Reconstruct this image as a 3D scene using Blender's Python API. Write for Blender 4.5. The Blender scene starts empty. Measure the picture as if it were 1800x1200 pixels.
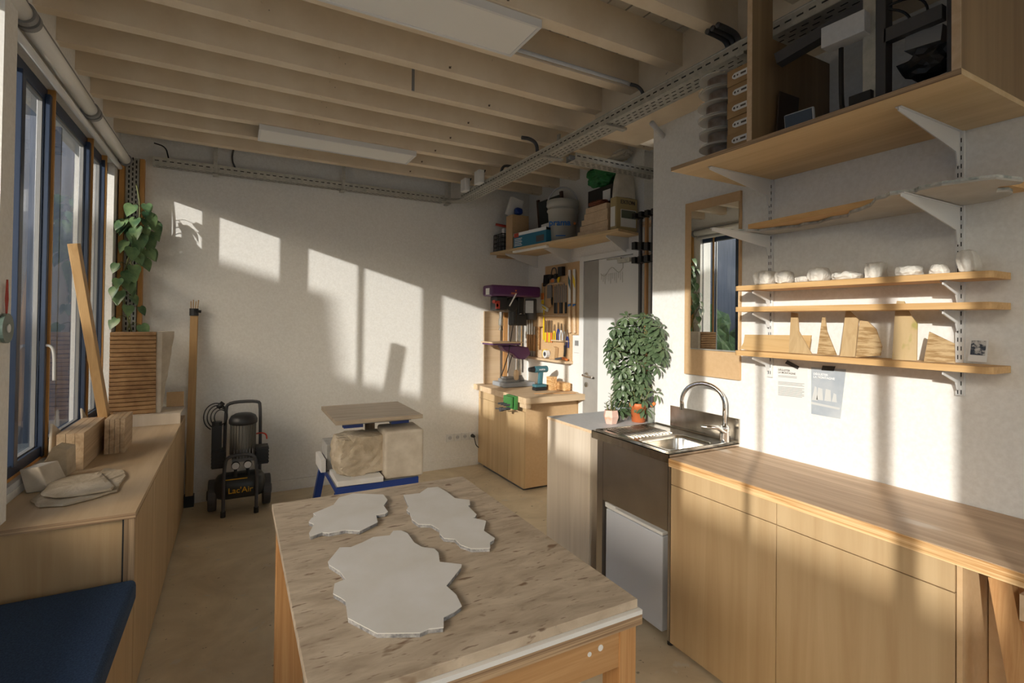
import bpy, bmesh, math, random
from mathutils import Vector, Matrix, noise as mnoise
random.seed(7)
S = bpy.context.scene
COL = S.collection
PI = math.pi

# ------------------------------------------------------------------ camera
F_PX, YAW, PITCH, ROLL, CY, CH = 893.81, 0.498, 0.0125, 0.0119, 552.27, 1.5505
_F = Vector((math.sin(YAW)*math.cos(PITCH), math.cos(YAW)*math.cos(PITCH), math.sin(PITCH)))
_R0 = Vector((math.cos(YAW), -math.sin(YAW), 0)); _U0 = _R0.cross(_F)
_R = math.cos(ROLL)*_R0 + math.sin(ROLL)*_U0
_U = -math.sin(ROLL)*_R0 + math.cos(ROLL)*_U0
CAM = Vector((0, 0, CH))
cd = bpy.data.cameras.new('camera'); cam = bpy.data.objects.new('camera', cd); COL.objects.link(cam)
mw = Matrix(((_R.x, _U.x, -_F.x, 0), (_R.y, _U.y, -_F.y, 0), (_R.z, _U.z, -_F.z, CH), (0, 0, 0, 1)))
cam.matrix_world = mw
cd.sensor_width = 36; cd.lens = 36*F_PX/1800; cd.shift_y = (CY-600)/1800; cd.clip_start = .02
S.camera = cam

# ------------------------------------------------------------------ light
S.view_settings.view_transform = 'Standard'; S.view_settings.look = 'None'
S.view_settings.gamma = 1; S.view_settings.use_curve_mapping = False
S.view_settings.exposure = 0.22
SUN_DIR = Vector((1, .60, -.295)).normalized()
sl = bpy.data.lights.new('sun', 'SUN'); sl.energy = 3.6; sl.angle = math.radians(.6); sl.color = (1, .95, .88)
so = bpy.data.objects.new('sun', sl); COL.objects.link(so)
so.rotation_euler = SUN_DIR.to_track_quat('-Z', 'Y').to_euler(); so.location = (-6, -4, 5)
W = bpy.data.worlds.new('sky'); S.world = W; W.use_nodes = True
wn = W.node_tree; bg = wn.nodes['Background']
sky = wn.nodes.new('ShaderNodeTexSky'); sky.sky_type = 'NISHITA'; sky.sun_disc = False
sky.sun_elevation = math.radians(25); sky.sun_rotation = math.atan2(-1, -.6); sky.air_density = 1.2; sky.dust_density = 3
mixw = wn.nodes.new('ShaderNodeMix'); mixw.data_type = 'RGBA'; mixw.inputs[0].default_value = .75
mixw.inputs[7].default_value = (.93, .96, 1.0, 1)
wn.links.new(sky.outputs[0], mixw.inputs[6]); wn.links.new(mixw.outputs[2], bg.inputs[0])
bg.inputs[1].default_value = 1.3

# ------------------------------------------------------------------ helpers
def P(px, py, ax, val):
    """point where the photograph's pixel ray meets the real plane ax = val"""
    d = _F*F_PX + _R*(px-900) - _U*(py-CY)
    i = 'xyz'.index(ax)
    return CAM + d*((val-CAM[i])/d[i])
def PP(px, py, p0, n):
    d = _F*F_PX + _R*(px-900) - _U*(py-CY); n = Vector(n)
    return CAM + d*((Vector(p0)-CAM).dot(n)/d.dot(n))

class MB:
    def __init__(s): s.bm = bmesh.new()
    def box(s, x0, y0, z0, x1, y1, z1):
        v = [s.bm.verts.new(p) for p in ((x0,y0,z0),(x1,y0,z0),(x1,y1,z0),(x0,y1,z0),(x0,y0,z1),(x1,y0,z1),(x1,y1,z1),(x0,y1,z1))]
        for f in ((3,2,1,0),(4,5,6,7),(0,1,5,4),(1,2,6,5),(2,3,7,6),(3,0,4,7)): s.bm.faces.new([v[i] for i in f])
        return s
    def obox(s, c, size, rot=(0,0,0)):
        m = rot if isinstance(rot, Matrix) else __import__('mathutils').Euler(rot).to_matrix()
        c = Vector(c); h = Vector(size)/2
        v = [s.bm.verts.new(c + m @ Vector((sx*h.x, sy*h.y, sz*h.z))) for sx,sy,sz in ((-1,-1,-1),(1,-1,-1),(1,1,-1),(-1,1,-1),(-1,-1,1),(1,-1,1),(1,1,1),(-1,1,1))]
        for f in ((3,2,1,0),(4,5,6,7),(0,1,5,4),(1,2,6,5),(2,3,7,6),(3,0,4,7)): s.bm.faces.new([v[i] for i in f])
        return s
    def bar(s, a, b, w, t, up=(0,0,1)):
        a, b = Vector(a), Vector(b); d = (b-a); L = d.length; d.normalize(); u = Vector(up)
        x = d.cross(u).normalized(); u = x.cross(d)
        m = Matrix((d, x, u)).transposed()
        return s.obox((a+b)/2, (L, w, t), m)
    def cyl(s, a, b, r, r2=None, seg=16, cap=True):
        a, b = Vector(a), Vector(b); r2 = r if r2 is None else r2
        d = (b-a).normalized(); u = Vector((0,0,1)) if abs(d.z) < .9 else Vector((1,0,0))
        x = d.cross(u).normalized(); y = d.cross(x)
        A = []; B = []
        for i in range(seg):
            t = 2*PI*i/seg; q = x*math.cos(t)+y*math.sin(t)
            A.append(s.bm.verts.new(a+q*r)); B.append(s.bm.verts.new(b+q*r2))
        for i in range(seg):
            j = (i+1) % seg; s.bm.faces.new((A[i], B[i], B[j], A[j]))
        if cap: s.bm.faces.new(A); s.bm.faces.new(B[::-1])
        return s
    def tube(s, pts, r, seg=8, smooth=0):
        pts = [Vector(p) for p in pts]
        for _ in range(smooth):
            q = [pts[0]]
            for a, b in zip(pts, pts[1:]): q += [a*.75+b*.25, a*.25+b*.75]
            pts = q+[pts[-1]]
        rings = []; prev = None
        for i, p in enumerate(pts):
            d = (pts[min(i+1, len(pts)-1)]-pts[max(i-1, 0)])
            if d.length < 1e-7: d = Vector((0,0,1))
            d.normalize()
            if prev is None:
                u = Vector((0,0,1)) if abs(d.z) < .9 else Vector((1,0,0)); x = d.cross(u).normalized()
            else:
                x = (prev - d*prev.dot(d)).normalized()
            prev = x; y = d.cross(x)
            rr = r[min(len(r)-1, round(i*(len(r)-1)/max(1, len(pts)-1)))] if isinstance(r, (list, tuple)) else r
            rings.append([s.bm.verts.new(p+(x*math.cos(2*PI*k/seg)+y*math.sin(2*PI*k/seg))*rr) for k in range(seg)])
        for A, B in zip(rings, rings[1:]):
            for k in range(seg): s.bm.faces.new((A[k], A[(k+1)%seg], B[(k+1)%seg], B[k]))
        s.bm.faces.new(rings[0][::-1]); s.bm.faces.new(rings[-1])
        return s
    def ext(s, pts, vec):
        pts = [Vector(p) for p in pts]; vec = Vector(vec)
        A = [s.bm.verts.new(p) for p in pts]; B = [s.bm.verts.new(p+vec) for p in pts]; n = len(A)
        s.bm.faces.new(A); s.bm.faces.new(B[::-1])
        for i in range(n): s.bm.faces.new((A[i], B[i], B[(i+1)%n], A[(i+1)%n]))
        return s
    def lathe(s, prof, c, seg=24, cap=True):
        c = Vector(c); rings = []
        for r, z in prof:
            rings.append([s.bm.verts.new(c+Vector((r*math.cos(2*PI*k/seg), r*math.sin(2*PI*k/seg), z))) for k in range(seg)])
        for A, B in zip(rings, rings[1:]):
            for k in range(seg): s.bm.faces.new((A[k], A[(k+1)%seg], B[(k+1)%seg], B[k]))
        if cap: s.bm.faces.new(rings[0][::-1]); s.bm.faces.new(rings[-1])
        return s
    def rock(s, c, size, amp=.06, freq=3, seed=0, box=.5, sub=4, rot=0):
        """rounded lump between a ball and a box, displaced with noise"""
        t = bmesh.new(); bmesh.ops.create_icosphere(t, subdivisions=sub, radius=1)
        m = Matrix.Rotation(rot, 3, 'Z'); c = Vector(c); size = Vector(size)/2; vm = {}
        for v in t.verts:
            p = v.co.copy(); k = max(abs(p.x), abs(p.y), abs(p.z)); q = p/k
            p = p.lerp(q, box)
            n = mnoise.noise(p*freq+Vector((seed*7.1, seed*3.3, seed))) + .4*mnoise.noise(p*freq*3+Vector((seed, 0, 9)))
            p = p*(1+amp*n)
            vm[v] = s.bm.verts.new(c+m@Vector((p.x*size.x, p.y*size.y, p.z*size.z)))
        for f in t.faces: s.bm.faces.new([vm[v] for v in f.verts])
        t.free(); return s
    def second(s):
        """faces added from here on take the second material"""
        s.mark = len(s.bm.faces); return s
    def close(s):
        s.bm.faces.ensure_lookup_table()
        for f in s.bm.faces[s.mark:]: f.material_index = 1
        return s
    def disc_quad(s, pts):
        s.bm.faces.new([s.bm.verts.new(Vector(p)) for p in pts]); return s
    def build(s, name, mat, parent=None, smooth=False, bevel=0, origin=None, bseg=2, mat2=None):
        bmesh.ops.recalc_face_normals(s.bm, faces=s.bm.faces)
        if parent is not None:
            org = Vector((0,0,0)); q = parent
            while q is not None: org += q.location; q = q.parent
        elif origin is not None: org = Vector(origin)
        else:
            vs = s.bm.verts; xs = [v.co.x for v in vs]; ys = [v.co.y for v in vs]; zs = [v.co.z for v in vs]
            org = Vector(((min(xs)+max(xs))/2, (min(ys)+max(ys))/2, min(zs)))
        for v in s.bm.verts: v.co -= org
        me = bpy.data.meshes.new(name); s.bm.to_mesh(me); s.bm.free()
        if smooth:
            for p in me.polygons: p.use_smooth = True
        me.materials.append(mat)
        if mat2: me.materials.append(mat2)
        o = bpy.data.objects.new(name, me); COL.objects.link(o)
        if parent is not None: o.parent = parent
        else: o.location = org
        if bevel:
            b = o.modifiers.new('b', 'BEVEL'); b.width = bevel; b.segments = bseg; b.limit_method = 'ANGLE'; b.angle_limit = .6
        return o
def tag(o, label, cat, group=None, kind=None):
    o['label'] = label
    if cat: o['category'] = cat
    if group: o['group'] = group
    if kind: o['kind'] = kind
    return o
def thing(name, loc, label, cat, group=None):
    o = bpy.data.objects.new(name, None); COL.objects.link(o); o.location = loc; o.empty_display_size = .1
    return tag(o, label, cat, group)
def struct(name, mb, mat, label=None, parent=None, **k):
    o = mb.build(name, mat, parent, **k)
    if parent is None:
        o['kind'] = 'structure'
        if label: o['label'] = label
    return o
def sempty(name, loc, label):
    o = bpy.data.objects.new(name, None); COL.objects.link(o); o.location = loc; o['kind'] = 'structure'; o['label'] = label
    return o
def copy_tree(o, parent=None):
    c = o.copy(); COL.objects.link(c)
    if parent is not None: c.parent = parent
    for ch in list(o.children): copy_tree(ch, c)
    return c
def text(name, body, size, m, mat, parent, ext=.0006, ax='LEFT', sp=1.0, bold=0):
    """writing: m is (origin, right, up)"""
    cu = bpy.data.curves.new(name, 'FONT'); cu.body = body; cu.size = size; cu.extrude = ext; cu.align_x = ax; cu.space_line = sp; cu.offset = bold
    tmp = bpy.data.objects.new(name, cu); COL.objects.link(tmp)
    me = bpy.data.meshes.new_from_object(tmp.evaluated_get(bpy.context.evaluated_depsgraph_get())); bpy.data.objects.remove(tmp)
    me.materials.clear(); me.materials.append(mat)
    o = bpy.data.objects.new(name, me); COL.objects.link(o)
    org, r, u = Vector(m[0]), Vector(m[1]).normalized(), Vector(m[2]); n = r.cross(u).normalized(); u = n.cross(r)
    off = Vector((0,0,0)); q = parent
    while q is not None: off += q.location; q = q.parent
    M4 = Matrix((r, u, n)).transposed().to_4x4(); M4.translation = org-off
    o.parent = parent; o.matrix_local = M4
    return o

# ------------------------------------------------------------------ materials
def mat(name, c1, c2=None, scale=4, stretch=(1,1,1), rough=.6, metal=0, bump=0, bdist=.01, lo=.35, hi=.65, detail=5, dist=0, spec=.5, coat=0, spots=None, trans=0):
    m = bpy.data.materials.new(name); m.use_nodes = True; n = m.node_tree; b = n.nodes['Principled BSDF']
    b.inputs['Roughness'].default_value = rough; b.inputs['Metallic'].default_value = metal
    b.inputs['Specular IOR Level'].default_value = spec; b.inputs['Coat Weight'].default_value = coat
    b.inputs['Transmission Weight'].default_value = trans
    b.inputs['Base Color'].default_value = (*c1, 1)
    if c2 is not None or bump:
        tc = n.nodes.new('ShaderNodeTexCoord'); mp = n.nodes.new('ShaderNodeMapping'); mp.inputs['Scale'].default_value = stretch
        nz = n.nodes.new('ShaderNodeTexNoise'); nz.inputs['Scale'].default_value = scale; nz.inputs['Detail'].default_value = detail
        nz.inputs['Distortion'].default_value = dist; nz.inputs['Roughness'].default_value = .6
        n.links.new(tc.outputs['Object'], mp.inputs[0]); n.links.new(mp.outputs[0], nz.inputs['Vector'])
        if c2 is not None:
            r = n.nodes.new('ShaderNodeValToRGB'); r.color_ramp.elements[0].position = lo; r.color_ramp.elements[1].position = hi
            r.color_ramp.elements[0].color = (*c1, 1); r.color_ramp.elements[1].color = (*c2, 1)
            n.links.new(nz.outputs[0], r.inputs[0]); last = r.outputs[0]
            if spots:
                for (sc, th, colr, st) in spots:
                    mp2 = n.nodes.new('ShaderNodeMapping'); mp2.inputs['Scale'].default_value = st; mp2.inputs['Location'].default_value = (sc, sc*.3, 0)
                    n.links.new(tc.outputs['Object'], mp2.inputs[0])
                    nn = n.nodes.new('ShaderNodeTexNoise'); nn.inputs['Scale'].default_value = sc; nn.inputs['Detail'].default_value = 3
                    n.links.new(mp2.outputs[0], nn.inputs['Vector'])
                    rr = n.nodes.new('ShaderNodeValToRGB'); rr.color_ramp.elements[0].position = th; rr.color_ramp.elements[1].position = th+.05
                    n.links.new(nn.outputs[0], rr.inputs[0])
                    mx = n.nodes.new('ShaderNodeMix'); mx.data_type = 'RGBA'; mx.inputs[7].default_value = (*colr, 1)
                    n.links.new(rr.outputs[0], mx.inputs[0]); n.links.new(last, mx.inputs[6]); last = mx.outputs[2]
            n.links.new(last, b.inputs['Base Color'])
        if bump:
            bp = n.nodes.new('ShaderNodeBump'); bp.inputs['Strength'].default_value = bump; bp.inputs['Distance'].default_value = bdist
            n.links.new(nz.outputs[0], bp.inputs['Height']); n.links.new(bp.outputs[0], b.inputs['Normal'])
    return m
def wood(name, c1, c2, axis='z', scale=3, rough=.55, dist=1.0, lo=.3, hi=.7, bump=.05, sq=10, spots=None):
    st = {'x': (.5, sq, sq), 'y': (sq, .5, sq), 'z': (sq, sq, .5)}[axis]
    return mat(name, c1, c2, scale=scale, stretch=st, rough=rough, lo=lo, hi=hi, bump=bump, bdist=.002, dist=dist, spots=spots)
M = {}
M['wall'] = mat('wall_paint', (.80,.78,.74), (.87,.855,.82), scale=60, rough=.85, bump=.25, bdist=.004)
M['ceil'] = mat('ceiling_paint', (.78,.65,.48), (.86,.74,.57), scale=3, rough=.7, bump=.15, bdist=.004, detail=8, lo=.4, hi=.6,
                spots=[(16, .71, (.10,.06,.03), (1,1,1)), (7, .74, (.45,.36,.25), (.5,1,1))])
M['boards'] = mat('ceiling_boards', (.56,.51,.42), (.68,.62,.52), scale=3, rough=.75, bump=.1)
M['gap'] = mat('board_gap', (.03,.022,.015), rough=.9)
M['floor'] = mat('concrete_floor', (.52,.42,.28), (.78,.67,.49), scale=2.6, rough=.55, bump=.08, detail=9, dist=.6, lo=.3, hi=.7,
                 spots=[(9, .66, (.62,.56,.46), (1,1,1)), (14, .72, (.16,.12,.08), (1,1,1)), (38, .70, (.25,.20,.14), (1,1,1))])
M['ply'] = wood('birch_ply', (.46,.31,.16), (.57,.41,.23), 'z', scale=1.2)
M['ply_pale'] = wood('pale_ply', (.55,.46,.36), (.68,.59,.48), 'z', scale=1.2)
M['ply_y'] = wood('birch_ply_flat', (.52,.37,.22), (.63,.48,.31), 'y', scale=1.0, spots=[(5, .72, (.42,.27,.13), (1,.4,1))])
M['ply_knot'] = wood('knotty_ply', (.60,.43,.22), (.74,.56,.33), 'y', scale=1.2, spots=[(9, .73, (.22,.11,.04), (1,.5,1))])
M['ply_knot_dim'] = wood('knotty_ply_dimmed', (.22,.14,.07), (.34,.23,.12), 'z', scale=1.2, spots=[(9, .73, (.15,.08,.03), (1,1,.5))])  # same knotty ply, dim light on the upright panels put into its colour
M['edge'] = wood('ply_edge', (.26,.16,.09), (.55,.38,.22), 'y', scale=2, sq=60, lo=.4, hi=.6)
M['edge_x'] = wood('ply_edge_cross', (.26,.16,.09), (.50,.35,.21), 'x', scale=2, sq=60, lo=.4, hi=.6)
M['pine'] = wood('pine', (.52,.24,.07), (.84,.58,.30), 'y', scale=2.6, sq=26, dist=1.2, lo=.38, hi=.6)
M['pine_top'] = wood('pine_worktop', (.40,.25,.14), (.64,.46,.30), 'y', scale=1.6, sq=12, rough=.5, dist=1.2, spots=[(4, .66, (.66,.55,.44), (1,.5,1))])
M['pine_leg'] = wood('pine_leg', (.42,.20,.07), (.58,.33,.14), 'z', scale=2.0, sq=18, dist=2.2)
M['pine_apron'] = wood('pine_apron', (.40,.20,.07), (.56,.33,.15), 'x', scale=2.0, sq=12, dist=2.5)
M['oak'] = wood('oak_shelf', (.60,.34,.13), (.74,.48,.22), 'y', scale=3, sq=16)
M['beech'] = wood('beech_top', (.60,.42,.25), (.72,.55,.37), 'x', scale=2, sq=14)
M['mdf'] = mat('mdf', (.58,.38,.20), (.62,.42,.23), scale=40, rough=.7)
M['tabletop'] = mat('worn_tabletop', (.36,.28,.20), (.60,.50,.38), scale=7.0, stretch=(1,3.2,1), rough=.5, bump=.08, detail=12, lo=.30, hi=.66, dist=.5,
                    spots=[(9, .66, (.20,.12,.07), (1,2.0,1)), (26, .66, (.22,.15,.10), (.5,2.2,1)), (55, .64, (.28,.20,.14), (.4,2.0,1)), (6, .72, (.60,.57,.52), (1,1,1))])
M['edge_z'] = wood('ply_edge_upright', (.24,.16,.09), (.46,.33,.20), 'z', scale=2, sq=60, lo=.4, hi=.6)
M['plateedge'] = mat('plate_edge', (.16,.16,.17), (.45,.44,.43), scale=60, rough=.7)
M['plate'] = mat('limestone_plate', (.68,.66,.62), (.75,.74,.73), scale=5, rough=.6, bump=.05)
M['plaster'] = mat('plaster_cast', (.66,.62,.55), (.80,.77,.71), scale=14, rough=.85, bump=.5, bdist=.01)
M['stone'] = mat('rough_limestone', (.40,.32,.22), (.62,.53,.40), scale=6, rough=.9, bump=.7, bdist=.02, detail=9, spots=[(3, .62, (.50,.37,.19), (1,1,1))])
M['stone2'] = mat('sawn_limestone', (.50,.43,.34), (.64,.57,.47), scale=9, rough=.85, bump=.35, bdist=.008, detail=9, spots=[(8, .72, (.33,.26,.19), (1,1,.3))])
M['brownstone'] = mat('brown_ridged_stone', (.20,.105,.045), (.34,.20,.09), scale=7, rough=.9, bump=.5, bdist=.01, detail=8)
M['steel'] = mat('stainless', (.50,.46,.40), (.72,.68,.62), scale=14, stretch=(1,1,.5), rough=.24, metal=1, bump=.04, bdist=.003)
M['steel_front'] = mat('stainless_apron', (.44,.39,.34), (.58,.53,.47), scale=2.5, rough=.32, metal=1, lo=.3, hi=.7)
M['chrome'] = mat('chrome', (.85,.85,.85), rough=.06, metal=1)
M['galv'] = mat('galvanised', (.42,.42,.38), (.56,.55,.50), scale=25, rough=.5, metal=.5)
M['slot'] = mat('slot_dark', (.03,.03,.03), rough=.9)
M['white'] = mat('white_lacquer', (.78,.78,.77), rough=.4)
M['whitemetal'] = mat('white_metal', (.74,.74,.73), rough=.35)
M['fridge'] = mat('fridge_white', (.60,.63,.70), rough=.35)
M['frame'] = mat('blue_grey_aluminium', (.022,.04,.085), rough=.35, spec=.6)
M['black'] = mat('black_plastic', (.015,.015,.016), rough=.45)
M['dgrey'] = mat('dark_grey', (.07,.07,.075), rough=.5)
M['mgrey'] = mat('mid_grey', (.24,.24,.24), rough=.5)
M['lgrey'] = mat('laminate_grey', (.55,.56,.58), (.60,.61,.63), scale=60, rough=.5)
M['strip'] = wood('amber_wood', (.50,.24,.06), (.62,.34,.11), 'z', scale=2)
M['navy'] = mat('navy_fabric', (.018,.042,.10), (.04,.085,.18), scale=180, rough=.95, bump=.5, bdist=.002)
M['bluepaint'] = mat('blue_paint', (.012,.045,.24), rough=.35)
M['purple'] = mat('purple_paint', (.10,.025,.11), rough=.35)
M['green'] = mat('green_paint', (.05,.20,.05), rough=.4)
M['teal'] = mat('teal_plastic', (.05,.16,.20), rough=.4)
M['yellow'] = mat('yellow_plastic', (.85,.62,.02), rough=.4)
M['red'] = mat('red_plastic', (.45,.04,.02), rough=.4)
M['orange'] = mat('orange_plastic', (.72,.20,.04), rough=.4)
M['terracotta'] = mat('orange_pot', (.66,.17,.05), (.72,.21,.07), scale=10, rough=.5)
M['soil'] = mat('soil', (.12,.07,.04), (.3,.2,.12), scale=60, rough=.95, bump=.6)
M['leaf'] = mat('schefflera_leaf', (.055,.095,.045), (.13,.18,.09), scale=9, rough=.35)
M['leaf2'] = mat('pothos_leaf', (.035,.10,.05), (.20,.30,.13), scale=9, rough=.35)
M['stem'] = mat('stem', (.16,.17,.06), rough=.6)
M['bamboo'] = wood('bamboo_pole', (.42,.25,.10), (.55,.35,.16), 'z', scale=3)
M['card'] = mat('cardboard', (.36,.22,.10), (.42,.27,.13), scale=12, rough=.85)
M['paper'] = mat('paper', (.80,.79,.76), rough=.8)
M['tape'] = mat('black_tape', (.06,.055,.05), rough=.5)
M['poster'] = mat('poster_print', (.36,.41,.47), (.56,.59,.61), scale=4, rough=.6)
M['text_dark'] = mat('ink', (.12,.10,.08), rough=.8)
M['text_blue'] = mat('blue_ink', (.02,.18,.60), rough=.5)
M['text_white'] = mat('white_ink', (.9,.9,.9), rough=.5)
M['gold'] = mat('amber_ink', (.75,.40,.02), rough=.5)
M['box_blue'] = mat('box_blue', (.02,.17,.28), rough=.6)
M['redbag'] = mat('red_brown_bag', (.16,.045,.02), (.26,.08,.04), scale=9, rough=.8)
M['greenbag'] = mat('green_bag', (.01,.12,.03), (.02,.22,.05), scale=8, rough=.5)
M['whitebag'] = mat('white_bag', (.50,.46,.38), (.64,.60,.52), scale=8, rough=.7, bump=.4, bdist=.02)
M['tan'] = mat('tan_paper', (.42,.33,.16), rough=.8)
M['pink'] = mat('pink_glaze', (.68,.42,.34), (.74,.52,.44), scale=6, rough=.45, spots=[(5, .6, (.80,.22,.05), (1,1,1))])
M['paleblue'] = mat('pale_blue_glaze', (.45,.60,.72), (.80,.72,.64), scale=5, rough=.4)
M['wire'] = mat('orange_wire', (.45,.16,.05), rough=.6)
M['hedge'] = mat('hedge', (.02,.05,.015), (.07,.13,.04), scale=14, rough=.8, bump=.5)
M['outwall'] = mat('outside_wall', (.22,.24,.28), (.30,.32,.36), scale=3, rough=.9)
M['ground'] = mat('outside_ground', (.20,.19,.17), (.28,.27,.24), scale=2, rough=.9)
M['lampw'] = mat('lamp_diffuser', (.90,.89,.85), rough=.5)
M['dark_screen'] = mat('screen', (.05,.06,.07), rough=.15)
def mirror_mat():
    m = mat('mirror', (.92,.94,.93), rough=.0, metal=1); return m
M['mirror'] = mirror_mat()
def glass_mat(name, tint=(1,1,1), base=.05, rough=0.0, alpha=None):
    m = bpy.data.materials.new(name); m.use_nodes = True; n = m.node_tree
    n.nodes.remove(n.nodes['Principled BSDF']); out = n.nodes['Material Output']
    t = n.nodes.new('ShaderNodeBsdfTransparent'); t.inputs[0].default_value = (*tint, 1)
    g = n.nodes.new('ShaderNodeBsdfGlossy'); g.inputs['Roughness'].default_value = rough
    fr = n.nodes.new('ShaderNodeFresnel'); fr.inputs[0].default_value = 1.5
    ge = n.nodes.new('ShaderNodeNewGeometry'); mr = n.nodes.new('ShaderNodeMapRange')   # same index of refraction seen from both faces
    mr.inputs['To Min'].default_value = 1.5; mr.inputs['To Max'].default_value = 1/1.5
    n.links.new(ge.outputs['Backfacing'], mr.inputs['Value']); n.links.new(mr.outputs[0], fr.inputs[0])
    mx = n.nodes.new('ShaderNodeMixShader')
    n.links.new(fr.outputs[0], mx.inputs[0]); n.links.new(t.outputs[0], mx.inputs[1]); n.links.new(g.outputs[0], mx.inputs[2])
    n.links.new(mx.outputs[0], out.inputs[0]); return m
M['glass'] = glass_mat('window_glass', (.97,.98,.98))
def haze_mat():
    m = bpy.data.materials.new('clear_plastic'); m.use_nodes = True; n = m.node_tree; b = n.nodes['Principled BSDF']
    b.inputs['Base Color'].default_value = (.75,.73,.68,1); b.inputs['Roughness'].default_value = .3; b.inputs['Alpha'].default_value = .38
    return m
M['smoke'] = haze_mat()
M['brick_dark'] = M['dgrey']

# ------------------------------------------------------------------ room shell
XR, XF, YB, XI, XO, YN, ZC = 2.357, 2.93, 5.009, -.82, -1.02, -2.4, 3.12
struct('floor', MB().box(-1.1, YN-.1, -.12, XF+.5, YB+.1, 0), M['floor'], 'worn grey-brown concrete floor of the workshop')
struct('wall_back', MB().box(-1.1, YB, 0, XF+.1, YB+.12, 3.3), M['wall'], 'white textured wall at the far end of the room')
struct('wall_near', MB().box(-1.1, YN-.12, 0, -.0+.45, YN, 3.3).box(2.1, YN-.12, 0, XF+.5, YN, 3.3).box(.45, YN-.12, 2.75, 2.1, YN, 3.3).box(.45, YN-.12, 0, 2.1, YN, .25), M['wall'], 'white wall around the added glazed opening behind the viewer')
struct('wall_right', MB().box(XR, YN, 0, XR+.12, 2.445, 2.95), M['wall'], 'white wall carrying the shelves and the mirror')
struct('wall_return', MB().box(XR+.12, 2.33, 0, XF+.42, 2.445, 2.95), M['wall'], 'end of the shelf wall facing the door recess')
struct('wall_recess', MB().box(XF, 3.145, 0, XF+.12, YB, 3.3).box(XF+.12, 3.145, 0, XF+.5, 3.16, 3.3).box(XF+.42, YN, 0, XF+.5, 3.145, 3.3), M['wall'], 'white wall with the door and tool board, stepping back behind the clamps')
struct('wall_recess_ceiling', MB().box(XF, YN, 2.96, XF+.5, 3.145, 3.0), M['wall'], 'low ceiling of the clamp recess')
# ceiling boards with thin joints (planks run along y)
struct('ceiling', MB().box(-1.1, YN-.1, ZC+.012, XF+.1, YB+.1, ZC+.08), M['gap'], 'dark underside of the roof deck behind the planks')
b = MB(); xb = -1.1
while xb < XF:
    w = .118+random.uniform(-.006, .006); g_ = random.choice((.002, .004, .007)); b.box(xb+g_, YN, ZC, min(xb+w-g_, XF), YB, ZC+.014); xb += w
struct('trim_1', b, M['boards'], 'cream painted ceiling planks with dark joints')
k = 0
for i in range(-9, 10):
    y = 1.625+.345*i; k += 1
    xe = 2.105 if y < 2.7 else XF
    bb = MB(); yy = y+random.uniform(-.004, .004); L = 12; z0 = 2.94
    # slightly uneven hand-sawn beam
    pts = []
    rows = []
    for s_ in range(L+1):
        x = -.82+(xe+.82)*s_/L
        dz = .004*mnoise.noise(Vector((x*2, y*3, 0))); dy = .004*mnoise.noise(Vector((x*2, y*3, 5)))
        rows.append([bb.bm.verts.new(p) for p in ((x, yy+dy, z0+dz), (x, yy+.072+dy, z0+dz), (x, yy+.072, ZC), (x, yy, ZC))])
    for A, B in zip(rows, rows[1:]):
        for q in range(4): bb.bm.faces.new((A[q], A[(q+1)%4], B[(q+1)%4], B[q]))
    bb.bm.faces.new(rows[0]); bb.bm.faces.new(rows[-1][::-1])
    struct('trim_%d' % (k+1), bb, M['ceil'], 'cream painted ceiling beam running across the room')
struct('trim_40', MB().box(2.105, YN, 2.80, XR+.12, 2.735, ZC), M['ceil'], 'painted header above the shelf wall carrying the beam ends')
# left window wall
bt = MB(); bt.box(XO, 2.56, 2.70, XI, YB, 3.2); bt.box(XO, YN, 2.765, XI, 2.56, 3.2)
struct('wall_left', bt, M['wall'], 'painted lintel above the window band')
struct('wall_sill', MB().box(XO, 2.5, 0, XI, YB, .80), M['wall'], 'low white wall under the windows')
struct('wall_sill_near', MB().box(XO, YN, 0, XI, 2.5, .80), M['wall'], 'low white wall under the windows beside the viewer')
struct('wall_end', MB().box(XO, 4.80, .80, XI, YB, 2.70), M['wall'], 'short piece of wall between the last window and the corner')
struct('wall_pillar', MB().box(-1.0, 2.50, 0, -.755, 2.625, 3.12), M['wall'], 'white pillar at the left edge of the view')
struct('wall_near_left', MB().box(XO, YN, .8, XI, -1.15, 2.765), M['wall'], 'solid piece of window wall behind the viewer')
# windows: opaque members at measured places
def window(n, y0, y1, a, c, strip=True, thin=(), label='', xthin=(-.93, -.90), zt=2.635):
    """frame y0..y1 around a clear opening a..c"""
    root = sempty('window_%d' % n, (-.90, (y0+y1)/2, .80), label)
    X0, X1 = -.89, -.86; zb = .885
    f = MB(); f.box(X0, y0, zt, X1, y1, zt+.065); f.box(X0, y0, .80, X1, y1, .885)
    f.box(X0, y0, zb, X1, a, zt); f.box(X0, c, zb, X1, y1, zt)
    f.box(X1, c+.004, .84, -.838, y1-.017, zt+.03); f.box(X1, y0+.002, .84, -.842, a-.002, zt+.03); f.box(X1, a-.002, .84, -.846, c+.004, zb+.01)
    f.build('window_frame', M['frame'], root, bevel=.003)
    s = MB(); s.box(-.886, a, zb, -.868, a+.004, zt); s.box(-.886, c-.004, zb, -.868, c, zt)
    s.box(-.886, a, zt-.010, -.868, c, zt); s.box(-.886, a, zb, -.868, c, zb+.012)
    s.build('glazing_bead', M['mgrey'], root)
    if n == 4: MB().box(-.874, 2.985, zb, -.838, 3.03, zt).build('mullion', M['frame'], root, bevel=.003)
    for t in (thin if n != 4 else ()): MB().box(xthin[0], t[0], zb, xthin[1], t[1], zt).build('mullion', M['frame'], root)
    MB().box(-.880, a, zb, -.876, c, zt).build('pane', M['glass'], root)
    if strip:
        MB().box(-.859, y1-.015, .80, -.829, y1+.001, zt+.065).build('wood_strip', M['strip'], root)
    return root
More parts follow.
